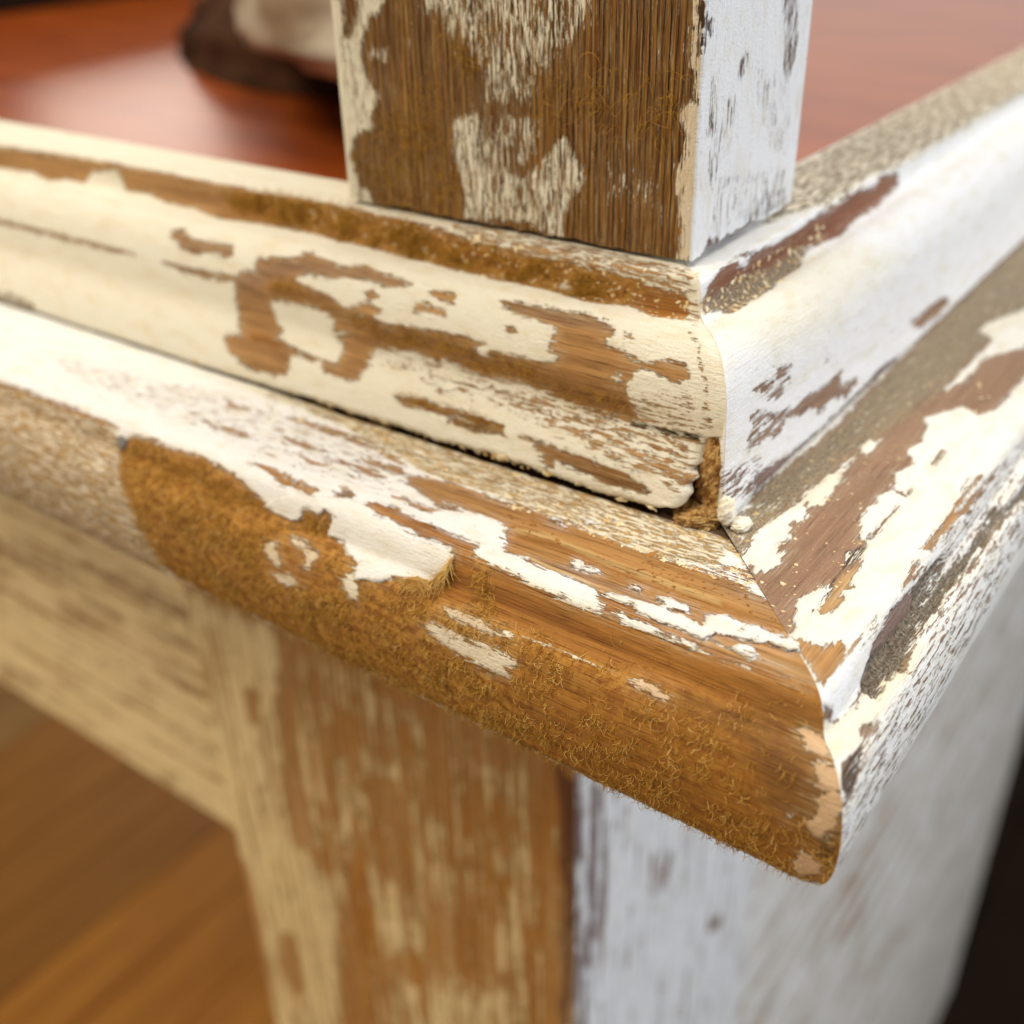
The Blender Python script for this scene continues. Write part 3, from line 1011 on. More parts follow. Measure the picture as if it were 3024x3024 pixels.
def worn(name, along_s=True, stripes=0.35, stripe_freq=1.2, wood2=WOOD2, pore=0.5, cream=CREAM, ps=1.0, streak=1.0, iso=0.30, film_amt=0.42, groove=0.0):
    """chipped paint over bare wood, driven by the wear layers stored on the surface"""
    T = NT(name)
    st = T.attr('st', True)
    A = {k: T.attr(k) for k in LAYERS if k != 'pit'}

    def g(along, across, off=(0, 0, 0)):
        return T.scale(st, (along, across, 1) if along_s else (across, along, 1), off)
    # ragged breaking up of the paint film along the grain
    n1 = T.noise(g(0.55 * ps / streak, 2.4 * ps), 1.0, 5, 0.62, 0.4)
    n1 = T.rng(n1, 0.30, 0.70, -1.0, 1.0, False)
    n2 = T.noise(g(2.2 * ps, 5.0 * ps, (5, 3, 0)), 1.0, 3, 0.6)
    n2 = T.math('SUBTRACT', n2, 0.5)
    n3 = T.noise(g(1.1 * ps, 1.6 * ps, (15, 3, 0)), 1.0, 4, 0.65)
    n3 = T.rng(n3, 0.3, 0.7, -1.0, 1.0, False)
    brk = A['brk']
    e = T.math('MULTIPLY', T.math('MULTIPLY', n1, brk), 0.92)
    e = T.math('MULTIPLY_ADD', T.math('MULTIPLY', n3, brk), iso, e)
    n4 = T.noise(g(1.7 * ps / streak, 7.0 * ps, (25, 8, 0)), 1.0, 4, 0.65)
    n4 = T.rng(n4, 0.3, 0.7, -1.0, 1.0, False)
    e = T.math('MULTIPLY_ADD', T.math('MULTIPLY', n4, brk), 0.5, e)
    e = T.math('MULTIPLY_ADD', n2, 0.34, e)
    h = T.math('ADD', A['m'], e)
    hf = T.noise(g(0.30 * ps / streak, 8.0 * ps, (41, 3, 0)), 1.0, 4, 0.6)
    hf = T.rng(hf, 0.3, 0.7, -1.0, 1.0, False)
    h = T.math('MULTIPLY_ADD', T.math('MULTIPLY', hf, T.math('ADD', brk, 0.35)), 0.24, h)
    mask = T.rng(h, -0.10, 0.10)
    # ---- wood
    gr = T.noise(g(0.025, stripe_freq * 0.45, (2, 7, 0)), 1.0, 4, 0.6, 0.6)
    gr = T.rng(gr, 0.35, 0.65)
    fine = T.noise(g(0.10, 5.0, (1, 2, 0)), 1.0, 4, 0.6)
    fine = T.rng(fine, 0.33, 0.67)
    pores = T.noise(g(0.16, 4.2, (9, 2, 0)), 1.0, 2, 0.5)
    pores = T.rng(pores, 0.58, 0.70)
    wood = T.mix(T.rng(A['tint'], 0.0, 0.5, smooth=False), WOOD0, WOOD1)
    wood = T.mix(T.rng(A['tint'], 0.5, 1.0, smooth=False), wood, wood2)
    wood = T.mix(T.math('MULTIPLY', A['mauve'], 0.9), wood, lin((142, 116, 112)))
    wood = T.mix(T.math('MULTIPLY', A['red'], 0.85), wood, lin((146, 84, 56)))
    wood = T.mix(A['pale'], wood, lin((214, 178, 116)))
    dk = T.mix(1.0, wood, (0.42, 0.34, 0.26, 1), 'MULTIPLY')
    f = T.math('MULTIPLY', gr, stripes)
    f = T.math('MULTIPLY_ADD', fine, stripes * 0.7, f)
    f = T.math('MULTIPLY_ADD', pores, pore, f, True)
    wood = T.mix(f, wood, dk)
    gv = 0.0
    if groove:
        sx = T.new('ShaderNodeSeparateXYZ')
        T.link(st, sx.inputs[0])
        wob = T.noise(g(0.05, 0.35, (3, 3, 0)), 1.0, 3, 0.6)
        ph = T.math('MULTIPLY_ADD', wob, 9.0, T.math('MULTIPLY', sx.outputs[0], 2 * math.pi / 0.78))
        gv = T.rng(T.math('SINE', ph), 0.25, 0.95)
        gv = T.math('MULTIPLY', gv, T.rng(T.noise(g(0.06, 1.4, (7, 3, 0)), 1.0, 3, 0.6), 0.36, 0.56))
        wood = T.mix(T.math('MULTIPLY', gv, groove), wood, lin((62, 36, 10)))
    fz = T.noise(T.scale(st, (0.75, 0.9, 1), (1, 14, 0)), 1.0, 4, 0.62)
    wood = T.mix(T.math('MULTIPLY', A['fuzz'], T.rng(fz, 0.40, 0.60, 0.0, 0.75)), wood, lin((130, 80, 24)))
    wood = T.mix(T.math('MULTIPLY', A['fuzz'], T.rng(fz, 0.42, 0.60, 0.55, 0.0)), wood, lin((204, 154, 70)))
    # dirt
    sp = T.noise(st, 3.2, 4, 0.7)
    dirt = T.mix(T.rng(sp, 0.36, 0.64), lin((78, 69, 58)), lin((184, 170, 144)))
    wood = T.mix(T.math('MULTIPLY', A['grey'], T.rng(T.noise(st, 0.8, 4, 0.6), 0.25, 0.6, 0.55, 1.0)), wood, dirt)
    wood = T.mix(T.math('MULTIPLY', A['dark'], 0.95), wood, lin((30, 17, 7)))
    # dust: pale crumbs clinging to the surface
    du = T.noise(g(0.6, 1.3, (3, 9, 0)), 6.0, 4, 0.7)
    du = T.math('ADD', du, T.math('MULTIPLY', T.math('SUBTRACT', A['dust'], 1.0), 0.22))
    du = T.math('MULTIPLY', T.rng(du, 0.46, 0.54), T.rng(A['dust'], 0.0, 0.12))
    wood = T.mix(du, wood, lin((228, 202, 142)))
    # thin paint left in the grain of the bare wood
    fn = T.noise(g(0.22 * ps / streak, 4.5 * ps, (17, 5, 0)), 1.0, 4, 0.65)
    film = T.math('MULTIPLY', T.rng(h, -1.5, -0.05), T.rng(fn, 0.44, 0.62))
    film = T.math('MULTIPLY', film, film_amt)
    wood = T.mix(film, wood, T.mix(T.rng(A['tone'], 0.0, 1.0, smooth=False), lin((216, 190, 140)), lin((214, 206, 198))))
    # ---- paint
    pv = T.noise(g(0.18, 0.5, (4, 4, 0)), 1.0, 5, 0.65)
    white = T.mix(T.rng(A['tone'], 0.0, 1.0, smooth=False), cream, WHITE)
    white = T.mix(T.rng(A['tone'], -1.0, 0.0, 1.0, 0.0, False), white, PRIMER)
    stain = T.mix(1.0, white, (0.86, 0.78, 0.60, 1), 'MULTIPLY')
    paint = T.mix(T.rng(pv, 0.45, 0.75, 0.0, 0.6), white, stain)
    fl = T.noise(g(1.4, 3.4, (8, 1, 0)), 1.0, 3, 0.6)
    fl = T.rng(fl, 0.64, 0.70)
    paint = T.mix(T.math('MULTIPLY', fl, 0.30), paint, lin((130, 110, 92)))
    edge = T.rng(h, 0.02, 0.22, 0.12, 0.0)
    paint = T.mix(edge, paint, stain)
    thin = T.math('MULTIPLY', T.rng(h, 0.0, 0.9, 1.0, 0.0), T.rng(hf, 0.0, 0.7, 0.0, 0.5))
    paint = T.mix(thin, paint, wood)
    colr = T.mix(mask, wood, paint)
    T.link(colr, T.b.inputs['Base Color'])
    T.val(T.b.inputs['Roughness'], T.rng(mask, 0, 1, 0.62, 0.55))
    T.b.inputs['Specular IOR Level'].default_value = 0.28
    # ---- relief in mm
    pr = T.noise(st, 2.6, 5, 0.62)
    pr2 = T.noise(g(0.5, 4.0, (6, 6, 0)), 1.0, 3, 0.6)
    hp = T.math('MULTIPLY_ADD', pr, 0.24, T.math('MULTIPLY', pr2, 0.20))
    hp = T.math('MULTIPLY_ADD', T.noise(st, 7.0, 3, 0.6), 0.05, hp)
    hw = T.math('MULTIPLY_ADD', fine, -0.05, T.math('MULTIPLY', pores, -0.10))
    hw = T.math('MULTIPLY_ADD', T.math('MULTIPLY', sp, A['grey']), 0.30, hw)
    hw = T.math('MULTIPLY_ADD', du, 0.10, hw)
    if groove:
        hw = T.math('MULTIPLY_ADD', gv, -0.30, hw)
    hm = T.math('MULTIPLY_ADD', mask, 0.11, T.math('ADD', T.math('MULTIPLY', hp, mask), T.math('MULTIPLY', hw, T.math('SUBTRACT', 1.0, mask))))
    bp = T.new('ShaderNodeBump')
    bp.inputs['Strength'].default_value = 0.85
    bp.inputs['Distance'].default_value = MM
    T.link(hm, bp.inputs['Height'])
    T.link(bp.outputs[0], T.b.inputs['Normal'])
    return T.m


def simple(name, c, rough=0.6, spec=0.3, nscale=None, c2=None, bump=0.0, stretch=(1, 1, 1), det=4):
    T = NT(name)
    T.b.inputs['Roughness'].default_value = rough
    T.b.inputs['Specular IOR Level'].default_value = spec
    tc = T.new('ShaderNodeTexCoord').outputs['Object']
    v = T.scale(tc, stretch)
    n = T.noise(v, nscale or 100.0, det, 0.6)
    c2 = c2 or tuple(x * 0.75 for x in c[:3]) + (1,)
    T.link(T.mix(T.rng(n, 0.35, 0.65), c, c2), T.b.inputs['Base Color'])
    if bump:
        bp = T.new('ShaderNodeBump')
        bp.inputs['Strength'].default_value = 0.6
        bp.inputs['Distance'].default_value = bump
        T.link(n, bp.inputs['Height'])
        T.link(bp.outputs[0], T.b.inputs['Normal'])
    return T.m


M_MOULD = worn('chipped_paint_on_moulding', True, streak=1.5, stripes=0.5)
M_RIGHT = worn('chipped_paint_on_side_moulding', True, wood2=lin((184, 124, 62)), pore=0.3, film_amt=0.3, streak=2.0)
M_POST = worn('chipped_paint_on_post', False, stripes=0.85, stripe_freq=3.6, wood2=lin((156, 106, 32)), pore=0.9, streak=2.6, iso=0.10, groove=0.85, ps=1.4)
M_LEG = worn('chipped_paint_on_leg', False, stripes=0.3, stripe_freq=0.3, ps=0.20, streak=5.0, film_amt=0.5, cream=lin((236, 212, 160)))
M_RAIL = worn('chipped_paint_on_rail', True, stripes=0.3, stripe_freq=0.3, ps=0.16, streak=4.0, film_amt=0.7, cream=lin((238, 214, 164)))
M_PANEL = worn('chipped_paint_on_panel', True, stripes=0.3, stripe_freq=0.1, ps=0.06, streak=3.0, film_amt=0.8)
M_FLAKE = simple('flaking_paint', lin((243, 238, 224)), 0.55, 0.25, 520.0, lin((230, 220, 194)), 0.0005)
M_CHIP = simple('primer_chip', lin((222, 190, 152)), 0.6, 0.25, 600.0, lin((206, 168, 126)), 0.0001)
M_FIBRE = simple('wood_fibre', lin((198, 150, 58)), 0.6, 0.2, 900.0, lin((160, 112, 34)))
M_FIBRE2 = simple('pale_wood_fibre', lin((228, 194, 120)), 0.6, 0.2, 900.0, lin((206, 158, 80)))
M_FILLER = simple('amber_filler', lin((210, 172, 112)), 0.75, 0.15, 1500.0, lin((142, 98, 50)), 0.0008)
M_CRUMB = simple('paint_crumb', lin((236, 222, 188)), 0.7, 0.2, 900.0, lin((206, 172, 110)))
M_CRUMB2 = simple('wood_crumb', lin((176, 124, 66)), 0.7, 0.2, 900.0, lin((136, 86, 40)))

# ------------------------------------------------------------------ the cabinet
cab = bpy.data.objects.new('cabinet', None)
cab.location = (-0.30, 0.28, -1.0)
COL.objects.link(cab)
cab['label'] = 'old wooden cabinet corner with flaking white paint, an upright post above its overhanging moulding'
cab['category'] = 'cabinet'

UPL = [(-7.8, -0.25), (2.0, -0.35), (2.4, -0.9), (2.5, -3.0), (3.0, -4.1), (4.4, -4.6), (6.2, -4.55), (7.6, -5.0), (8.9, -6.2), (9.9, -8.0), (10.45, -10.2), (10.5, -12.0), (10.1, -13.6), (9.9, -14.6), (10.4, -15.6), (11.6, -17.2), (12.7, -19.3), (13.5, -21.5), (13.7, -22.5), (13.2, -23.0)]
UPR = [(-9.0, -0.25), (2.4, -0.35), (2.9, -0.9), (3.0, -3.0), (3.4, -4.1), (4.6, -4.6), (6.2, -4.55), (7.6, -5.0), (8.9, -6.2), (9.9, -8.0), (10.45, -10.2), (10.6, -12.5), (10.8, -15.5), (11.2, -19.0), (11.7, -21.3), (11.9, -22.3), (11.4, -22.9)]
LO = [(9.0, -23.1), (28.4, -23.5), (30.0, -23.8), (31.0, -24.6), (31.6, -26.3), (31.8, -27.5), (33.2, -27.8), (34.7, -29.1), (35.6, -31.6), (36.0, -34.5), (35.8, -37.8), (35.0, -40.9), (33.5, -43.4), (31.2, -45.1), (28.0, -46.0)]
LOL = [(9.0, -25.6), (12.5, -25.6), (12.9, -25.2), (13.3, -23.7), (13.9, -23.35), (28.4, -23.5), (30.0, -23.8), (31.0, -24.6), (31.6, -26.3), (31.8, -27.5), (33.2, -27.8), (34.7, -29.1), (35.6, -31.6), (36.0, -34.5), (35.8, -37.8), (35.0, -40.9), (33.5, -43.4), (31.2, -45.1), (28.0, -46.0)]


class Surf:
    def __init__(self, side, prof):
        p = chaikin(prof)
        d = np.hypot(*np.diff(p, axis=0).T)
        self.t = np.concatenate([[0], np.cumsum(d)])
        self.o = p[:, 0]
        self.z = p[:, 1]
        self.side = side

    def at(self, t):
        o = np.interp(t, self.t, self.o)
        z = np.interp(t, self.t, self.z)
        e = 0.25
        do = np.interp(t + e, self.t, self.o) - np.interp(t - e, self.t, self.o)
        dz = np.interp(t + e, self.t, self.z) - np.interp(t - e, self.t, self.z)
        l = np.hypot(do, dz) + 1e-9
        return o, z, -dz / l, do / l

    def pos(self, s, o, z):
        return world(s, -o, z) if self.side == 'L' else world(-o, s, z)


def s_samples():
    return np.concatenate([np.arange(0.0, 48, 0.2), np.arange(48, 150, 0.5), np.arange(150, 420, 6.0), [560.0]])


HAIR_SRC = {}


def moulding(name, key, prof, side, base, back, mat, broken=False, ragged=0.0, label=None):
    sf = Surf(side, prof)
    nt = int(sf.t[-1] / 0.2)
    t1 = np.linspace(0, sf.t[-1], nt)
    so = s_samples()
    o, z, no, nz = sf.at(t1)
    S = so[None, :] - o[:, None]                       # start on the mitre
    Tm = np.repeat(t1[:, None], len(so), 1)
    O = np.repeat(o[:, None], len(so), 1)
    Z = np.repeat(z[:, None], len(so), 1)
    NO = np.repeat(no[:, None], len(so), 1)
    NZ = np.repeat(nz[:, None], len(so), 1)
    if broken:                                          # lower part of the end has broken away from the mitre
        wz = sstep(-13.6, -14.8, z)
        sh = wz * np.maximum(o - 8.0 + 0.35 * vnoise(z * 1.3, z * 0), 0)
        low = np.clip((-z - 20.4) / 2.6, 0, 1)
        sh = sh + wz * 2.8 * (1 - np.sqrt(np.maximum(1 - low ** 2, 0)))
        S = S + sh[:, None] * np.exp(-((so[None, :]) / 14.0) ** 2)
        r = 1.1
        q = np.clip(so / r, 0, 1)
        ins = r - np.sqrt(np.maximum(r * r - (r - q * r) ** 2, 0))
        O = O - wz[:, None] * ins[None, :]
    L = layers(key, S, Tm, base)
    if key == 'LL':                                     # crevice shade painted dark into the colour, dusty strip beside it
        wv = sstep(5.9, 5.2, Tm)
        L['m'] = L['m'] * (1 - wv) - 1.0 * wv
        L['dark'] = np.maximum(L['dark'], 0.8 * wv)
        wv = sstep(9.0, 7.2, Tm + 0.6 * fbm(S * .3, Tm * .5, 12)) * (1 - wv) * sstep(75, 40, S)
        for k_, v_ in (('m', 0.05), ('brk', 0.8), ('tone', -0.1), ('dust', 0.6), ('tint', 0.6), ('pale', 0.8)):
            L[k_] = L[k_] * (1 - wv) + v_ * wv
    HAIR_SRC[key] = (sf, S, Tm, L)
    hgt = 0.10 * fbm(S * 0.12, Tm * 0.3, 5) + 0.05 * fbm(S * 0.9, Tm * 1.5, 9)
    hgt = hgt + 0.14 * sstep(-0.12, 0.2, L['m'] + L['brk'] * 0.25 * fbm(S * 0.55, Tm * 2.4, 40))
    hgt = hgt - L['pit'] * (0.5 + 0.5 * np.abs(fbm(S * 1.2, Tm * 1.6, 44)))
    hgt = hgt * sstep(0.0, 0.6, Tm) * (0.0 + 1.0 * sstep(0.0, 1.5, so))[None, :]
    if key == 'LL':                                     # crevice choked with paint and dust here and there
        fill = np.clip(sstep(-1.5, -5.0, S) + sstep(62, 84, S) * 0.9 + 0.9 * sstep(0.25, 0.5, fbm(S * .22, S * 0 + 4, 91)) * sstep(18, 36, S), 0, 1)
        Z = Z + fill * np.maximum(-23.5 - Z, 0) * (Tm < 6.0)
    O = O + NO * hgt
    Z = Z + NZ * hgt
    if ragged:
        rw = sstep(sf.t[-1] - 2.4, sf.t[-1] - .4, Tm)
        Z = Z + rw * ragged * np.maximum(1.15 + 0.9 * fbm(S * 0.35, S * 0 + 3, 71) + 0.35 * vnoise(S * 3.1, S * 0, 5), 0) * sstep(75, 25, S)
    V = [sf.pos(S, O, Z)]
    ls, lt = [S], [Tm]
    for (bo, bz) in back:                               # rows that close the section behind
        sb = so[None, :] - bo
        V.append(sf.pos(sb, np.full_like(sb, bo), np.full_like(sb, bz)))
        ls.append(sb)
        lt.append(np.full_like(sb, sf.t[-1] + 3))
    V = np.concatenate(V, 0)
    nr, nc = V.shape[:2]
    F = grid_faces(nr, nc, True)
    if side == 'R':
        F = F[:, ::-1]
    flat = V.reshape(-1, 3)
    ob = mesh_obj(name, flat, F, mat, cab)
    ss = np.concatenate(ls, 0)
    tt = np.concatenate(lt, 0)
    LL = {}
    for k in LAYERS:
        extra = np.full((len(back), nc), float(base.get(k, 0)))
        if k == 'm':
            extra[:] = -1
        if k == 'dark':
            extra[:] = 0.45
        LL[k] = np.concatenate([L[k], extra], 0)
    put_attrs(ob, LL, ss, tt)
    # end caps
    import bmesh
    bm = bmesh.new()
    bm.from_mesh(ob.data)
    bm.verts.ensure_lookup_table()
    for col in ((0, nc - 1) if key in ('UL', 'UR') else (nc - 1,)):
        try:
            f = bm.faces.new([bm.verts[r * nc + col] for r in range(nr)])
            f.smooth = False
        except ValueError:
            pass
    bm.to_mesh(ob.data)
    bm.free()
    if label:
        ob['label'] = label
    return ob, sf


ul, SUL = moulding('upper_moulding', 'UL', UPL, 'L', dict(m=.95, brk=0.5, tint=.5, tone=0.15), [(2, -21.6), (-7.8, -21.6), (-7.8, -1.2)], M_MOULD, True, 0.5)
ur, SUR = moulding('upper_moulding', 'UR', UPR, 'R', dict(m=.85, brk=0.52, tint=.15, tone=0.95, mauve=.3, dark=.1), [(2, -22.8), (-9, -22.8), (-9, -1.2)], M_RIGHT)
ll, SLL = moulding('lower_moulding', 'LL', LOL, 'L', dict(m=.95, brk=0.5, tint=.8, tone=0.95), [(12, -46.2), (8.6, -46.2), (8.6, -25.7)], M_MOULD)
lr, SLR = moulding('lower_moulding', 'LR', LO, 'R', dict(m=.95, brk=0.42, tint=.15, tone=0.55), [(12, -46.2), (8.6, -46.2), (8.6, -23.2)], M_RIGHT)


def post(name, keyL, keyR, a0, b0, wa, wb, z0, z1, baseL, baseR, mat, dense, zfine, rad=0.5, ragged=0.5, grainamp=0.0, ws=1.0):
    """square post: front (left) face at b=b0, side (right) face at a=a0; perimeter x height grid"""
    sL = np.concatenate([np.arange(wa, rad, -dense), [rad]])
    arc = np.linspace(0, math.pi / 2, 6)[1:-1]
    sR = np.concatenate([[rad], np.arange(rad + dense, wb, dense), [wb]])
    pa = np.concatenate([a0 + sL, a0 + rad - rad * np.sin(arc), np.full(len(sR), a0)])
    pb = np.concatenate([np.full(len(sL), b0), b0 + rad - rad * np.cos(arc), b0 + sR])
    na = np.concatenate([np.zeros(len(sL)), -np.sin(arc), np.full(len(sR), -1.0)])
    nb = np.concatenate([np.full(len(sL), -1.0), -np.cos(arc), np.zeros(len(sR))])
    nL = len(sL) + 2
    zz = np.concatenate([np.arange(z0, zfine, dense), np.linspace(zfine, z1, 24)]) if z1 > zfine else None
    if zz is None:
        zz = np.concatenate([np.arange(z0, zfine, -dense), np.linspace(zfine, z1, 24)])
    isL = np.zeros(len(pa), bool)
    isL[:nL] = True
    s1 = np.where(isL, pa, pb)
    S = np.repeat(s1[None, :], len(zz), 0)
    Tm = np.repeat(zz[:, None], len(pa), 1)
    Lx = layers(keyL, S[:, :nL], Tm[:, :nL], baseL, 't', ws)
    Ly = layers(keyR, S[:, nL:], Tm[:, nL:], baseR, 't', ws)
    L = {k: np.concatenate([Lx[k], Ly[k]], 1) for k in LAYERS}
    hgt = 0.12 * fbm(S * 0.2 + isL[None, :] * 40, Tm * 0.06, 15)
    hgt = hgt + 0.12 * sstep(-0.15, 0.2, L['m'] + L['brk'] * 0.3 * fbm(S * 2.4, Tm * 0.55, 41))
    if grainamp:
        gl = np.sin((S + 0.5 * fbm(S * 0.5, Tm * 0.05, 61)) * 2 * math.pi / 0.95)
        hgt = hgt + grainamp * np.minimum(gl, 0.2) * (L['m'] < 0) * isL[None, :]
    Aa = pa[None, :] + na[None, :] * hgt
    Bb = pb[None, :] + nb[None, :] * hgt
    Zz = Tm.copy()
    if ragged:
        Zz[0, :] += ragged * (0.6 + 0.6 * fbm(s1 * 0.8, s1 * 0 + 1.5, 19) + 0.35 * vnoise(s1 * 3.7, s1 * 0, 2)) + (~isL) * ragged * 0.9 * sstep(0.5, 5, s1 - b0)
        Zz[0, :] = np.minimum(Zz[0, :], zz[2] if zz[2] > zz[0] else 1e9) if False else Zz[0, :]
        Zz[1, :] = np.maximum(Zz[1, :], Zz[0, :] + 0.05)
        for i in range(2, 10):
            Zz[i, :] = np.maximum(Zz[i, :], Zz[i - 1, :] + 0.02)
    ca = np.full((len(zz), 1), a0 + wa)
    cb = np.full((len(zz), 1), b0 + wb)
    V = world(np.concatenate([Aa, ca], 1), np.concatenate([Bb, cb], 1), np.concatenate([Zz, Tm[:, :1]], 1))
    nr, nc = V.shape[:2]
    # close round the back: wrap columns
    r = np.arange(nr - 1)
    c = np.arange(nc)
    R, Cc = np.meshgrid(r, c, indexing='ij')
    C2 = (Cc + 1) % nc
    F = np.stack([R * nc + Cc, R * nc + C2, (R + 1) * nc + C2, (R + 1) * nc + Cc], -1).reshape(-1, 4)
    if zz[1] < zz[0]:
        F = F[:, ::-1]
    ob = mesh_obj(name, V.reshape(-1, 3), F, mat, cab)
    LL = {k: np.concatenate([L[k], L[k][:, -1:]], 1) for k in LAYERS}
    put_attrs(ob, LL, np.concatenate([S, S[:, -1:]], 1), np.concatenate([Tm, Tm[:, :1]], 1))
    import bmesh
    bm = bmesh.new()
    bm.from_mesh(ob.data)
    bm.verts.ensure_lookup_table()
    for rw in (0, nr - 1):
        vs = [bm.verts[rw * nc + k] for k in range(nc)]
        f = bm.faces.new(vs)
        f.smooth = False
    bm.to_mesh(ob.data)
    bm.free()
    HAIR_SRC[keyL] = (('post', b0), S[:, :nL], Tm[:, :nL], Lx)
    return ob


up = post('upright_post', 'PL', 'PR', 0, 0, 50, 26, 0.15, 150, dict(m=-.72, brk=0.8, tint=1.0, dark=0.06),
          dict(m=.85, brk=0.75, tint=.1, tone=1.0, mauve=.4, dark=.15), M_POST, 0.2, 34, 0.5, 0.45, 0.10)
leg = post('corner_leg', 'GL', 'GR', 22, 12, 102, 90, -46.5, -1000, dict(m=-.42, brk=0.85, tint=.95, dark=.03, tone=-.05),
           dict(m=.5, brk=0.85, tint=.2, tone=1.0, mauve=.6), M_LEG, 1.0, -300, 1.5, 0.0, 0.0, 6.0)


def slab(name, key, faces_axis, lo, hi, s_rng, t_rng, step, base, mat, fixed, thick):
    """board with one worn face; key 'AP' faces -b (s=a,t=z), key 'SP' faces -a (s=b,t=z)"""
    s1 = np.arange(s_rng[0], s_rng[1] + step, step)
    t1 = np.arange(t_rng[0], t_rng[1] - step, -step)
    S, Tm = np.meshgrid(s1, t1)
    L = layers(key, S, Tm, base, 's', 7.0)
    h = 0.2 * fbm(S * 0.05, Tm * 0.2, 3)
    if key == 'AP':
        V = world(S, fixed + h, Tm)
        Vb = world(S, np.full_like(S, fixed + thick), Tm)
    else:
        V = world(fixed + h, S, Tm)
        Vb = world(np.full_like(S, fixed + thick), S, Tm)
    nr, nc = S.shape
    F = grid_faces(nr, nc)
    n0 = nr * nc
    idx = np.arange(n0).reshape(nr, nc)
    ring = np.concatenate([idx[0, :-1], idx[:-1, -1], idx[-1, ::-1][:-1], idx[::-1, 0][:-1]])
    nx = np.roll(ring, -1)
    side = np.stack([ring, nx, nx + n0, ring + n0], -1)
    F = np.concatenate([F, F[:, ::-1] + n0, side], 0)
    if key == 'SP':
        F = F[:, ::-1]
    ob = mesh_obj(name, np.concatenate([V.reshape(-1, 3), Vb.reshape(-1, 3)]), F, mat, cab, False)
    put_attrs(ob, {k: np.concatenate([L[k].ravel(), L[k].ravel()]) for k in LAYERS}, np.concatenate([S.ravel()] * 2), np.concatenate([Tm.ravel()] * 2))
    return ob


ap = slab('front_rail', 'AP', 1, None, None, (123.5, 640), (-46.4, -172), 2.0, dict(m=.35, brk=0.8, tint=.5, tone=-.05), M_RAIL, 13.0, 20)
sp = slab('side_panel', 'SP', 0, None, None, (102.5, 640), (-46.4, -860), 4.0, dict(m=.26, brk=0.9, tint=.5, tone=.7, mauve=.35), M_PANEL, 23.2, 18)

# ------------------------------------------------------------------ plain parts of the cabinet and the room
def box(name, x0, x1, y0, y1, z0, z1, mat, parent=None, bev=0.0):
    import bmesh
    bm = bmesh.new()
    vs = [bm.verts.new(world(np.array(a), np.array(b), np.array(z))) for z in (z0, z1) for b in (y0, y1) for a in (x0, x1)]
    for f in ((0, 1, 3, 2), (4, 6, 7, 5), (0, 4, 5, 1), (1, 5, 7, 3), (3, 7, 6, 2), (2, 6, 4, 0)):
        bm.faces.new([vs[i] for i in f])
    bmesh.ops.recalc_face_normals(bm, faces=bm.faces)
    if bev:
        bmesh.ops.bevel(bm, geom=list(bm.edges), offset=bev * MM, segments=2, affect='EDGES')
    me = bpy.data.meshes.new(name)
    bm.to_mesh(me)
    bm.free()
    me.materials.append(mat)
    o = bpy.data.objects.new(name, me)
    COL.objects.link(o)
    if parent:
        o.parent = parent
        o.matrix_parent_inverse = Matrix.Translation(-Vector(parent.location))
    return o


M_TOP = simple('red_brown_varnish', lin((156, 74, 18)), 0.30, 0.55, 14.0, lin((136, 58, 12)), 0.0, (1, 6, 1))
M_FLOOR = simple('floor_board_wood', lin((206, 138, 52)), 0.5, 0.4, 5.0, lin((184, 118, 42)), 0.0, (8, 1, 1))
M_FLOOR2 = simple('lit_floor_board_wood', lin((176, 136, 78)), 0.5, 0.4, 5.0, lin((150, 108, 54)), 0.0, (8, 1, 1))
M_FLOOR3 = simple('shaded_floor_board_wood', lin((170, 114, 44)), 0.5, 0.4, 5.0, lin((156, 102, 38)), 0.0, (8, 1, 1))
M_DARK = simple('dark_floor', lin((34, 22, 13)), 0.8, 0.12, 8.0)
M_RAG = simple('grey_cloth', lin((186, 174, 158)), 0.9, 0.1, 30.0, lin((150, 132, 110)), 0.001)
M_RAGD = simple('fold_and_shadow_brown', lin((74, 48, 32)), 0.9, 0.1, 60.0, lin((52, 32, 20)), 0.001)
M_NAIL = simple('dull_steel', lin((120, 116, 112)), 0.45, 0.5, 900.0)

top = box('table_top', 7.9, 560, 9.2, 620, -44, -20, M_TOP, cab)
import bmesh


# ------------------------------------------------------------------ loose and lifting flakes
def ragged_poly(P, step, amp, seed):
    rs = np.random.RandomState(seed)
    out = []
    n = len(P)
    for i in range(n):
        a, b = P[i], P[(i + 1) % n]
        L = np.hypot(*(b - a))
        k = max(1, int(L / step))
        nrm = np.array([-(b - a)[1], (b - a)[0]]) / (L + 1e-9)
        for j in range(k):
            f = j / k
            p = a + (b - a) * f
            out.append(p + nrm * rs.uniform(-amp, amp) + rs.uniform(-amp, amp, 2) * .4)
    return out


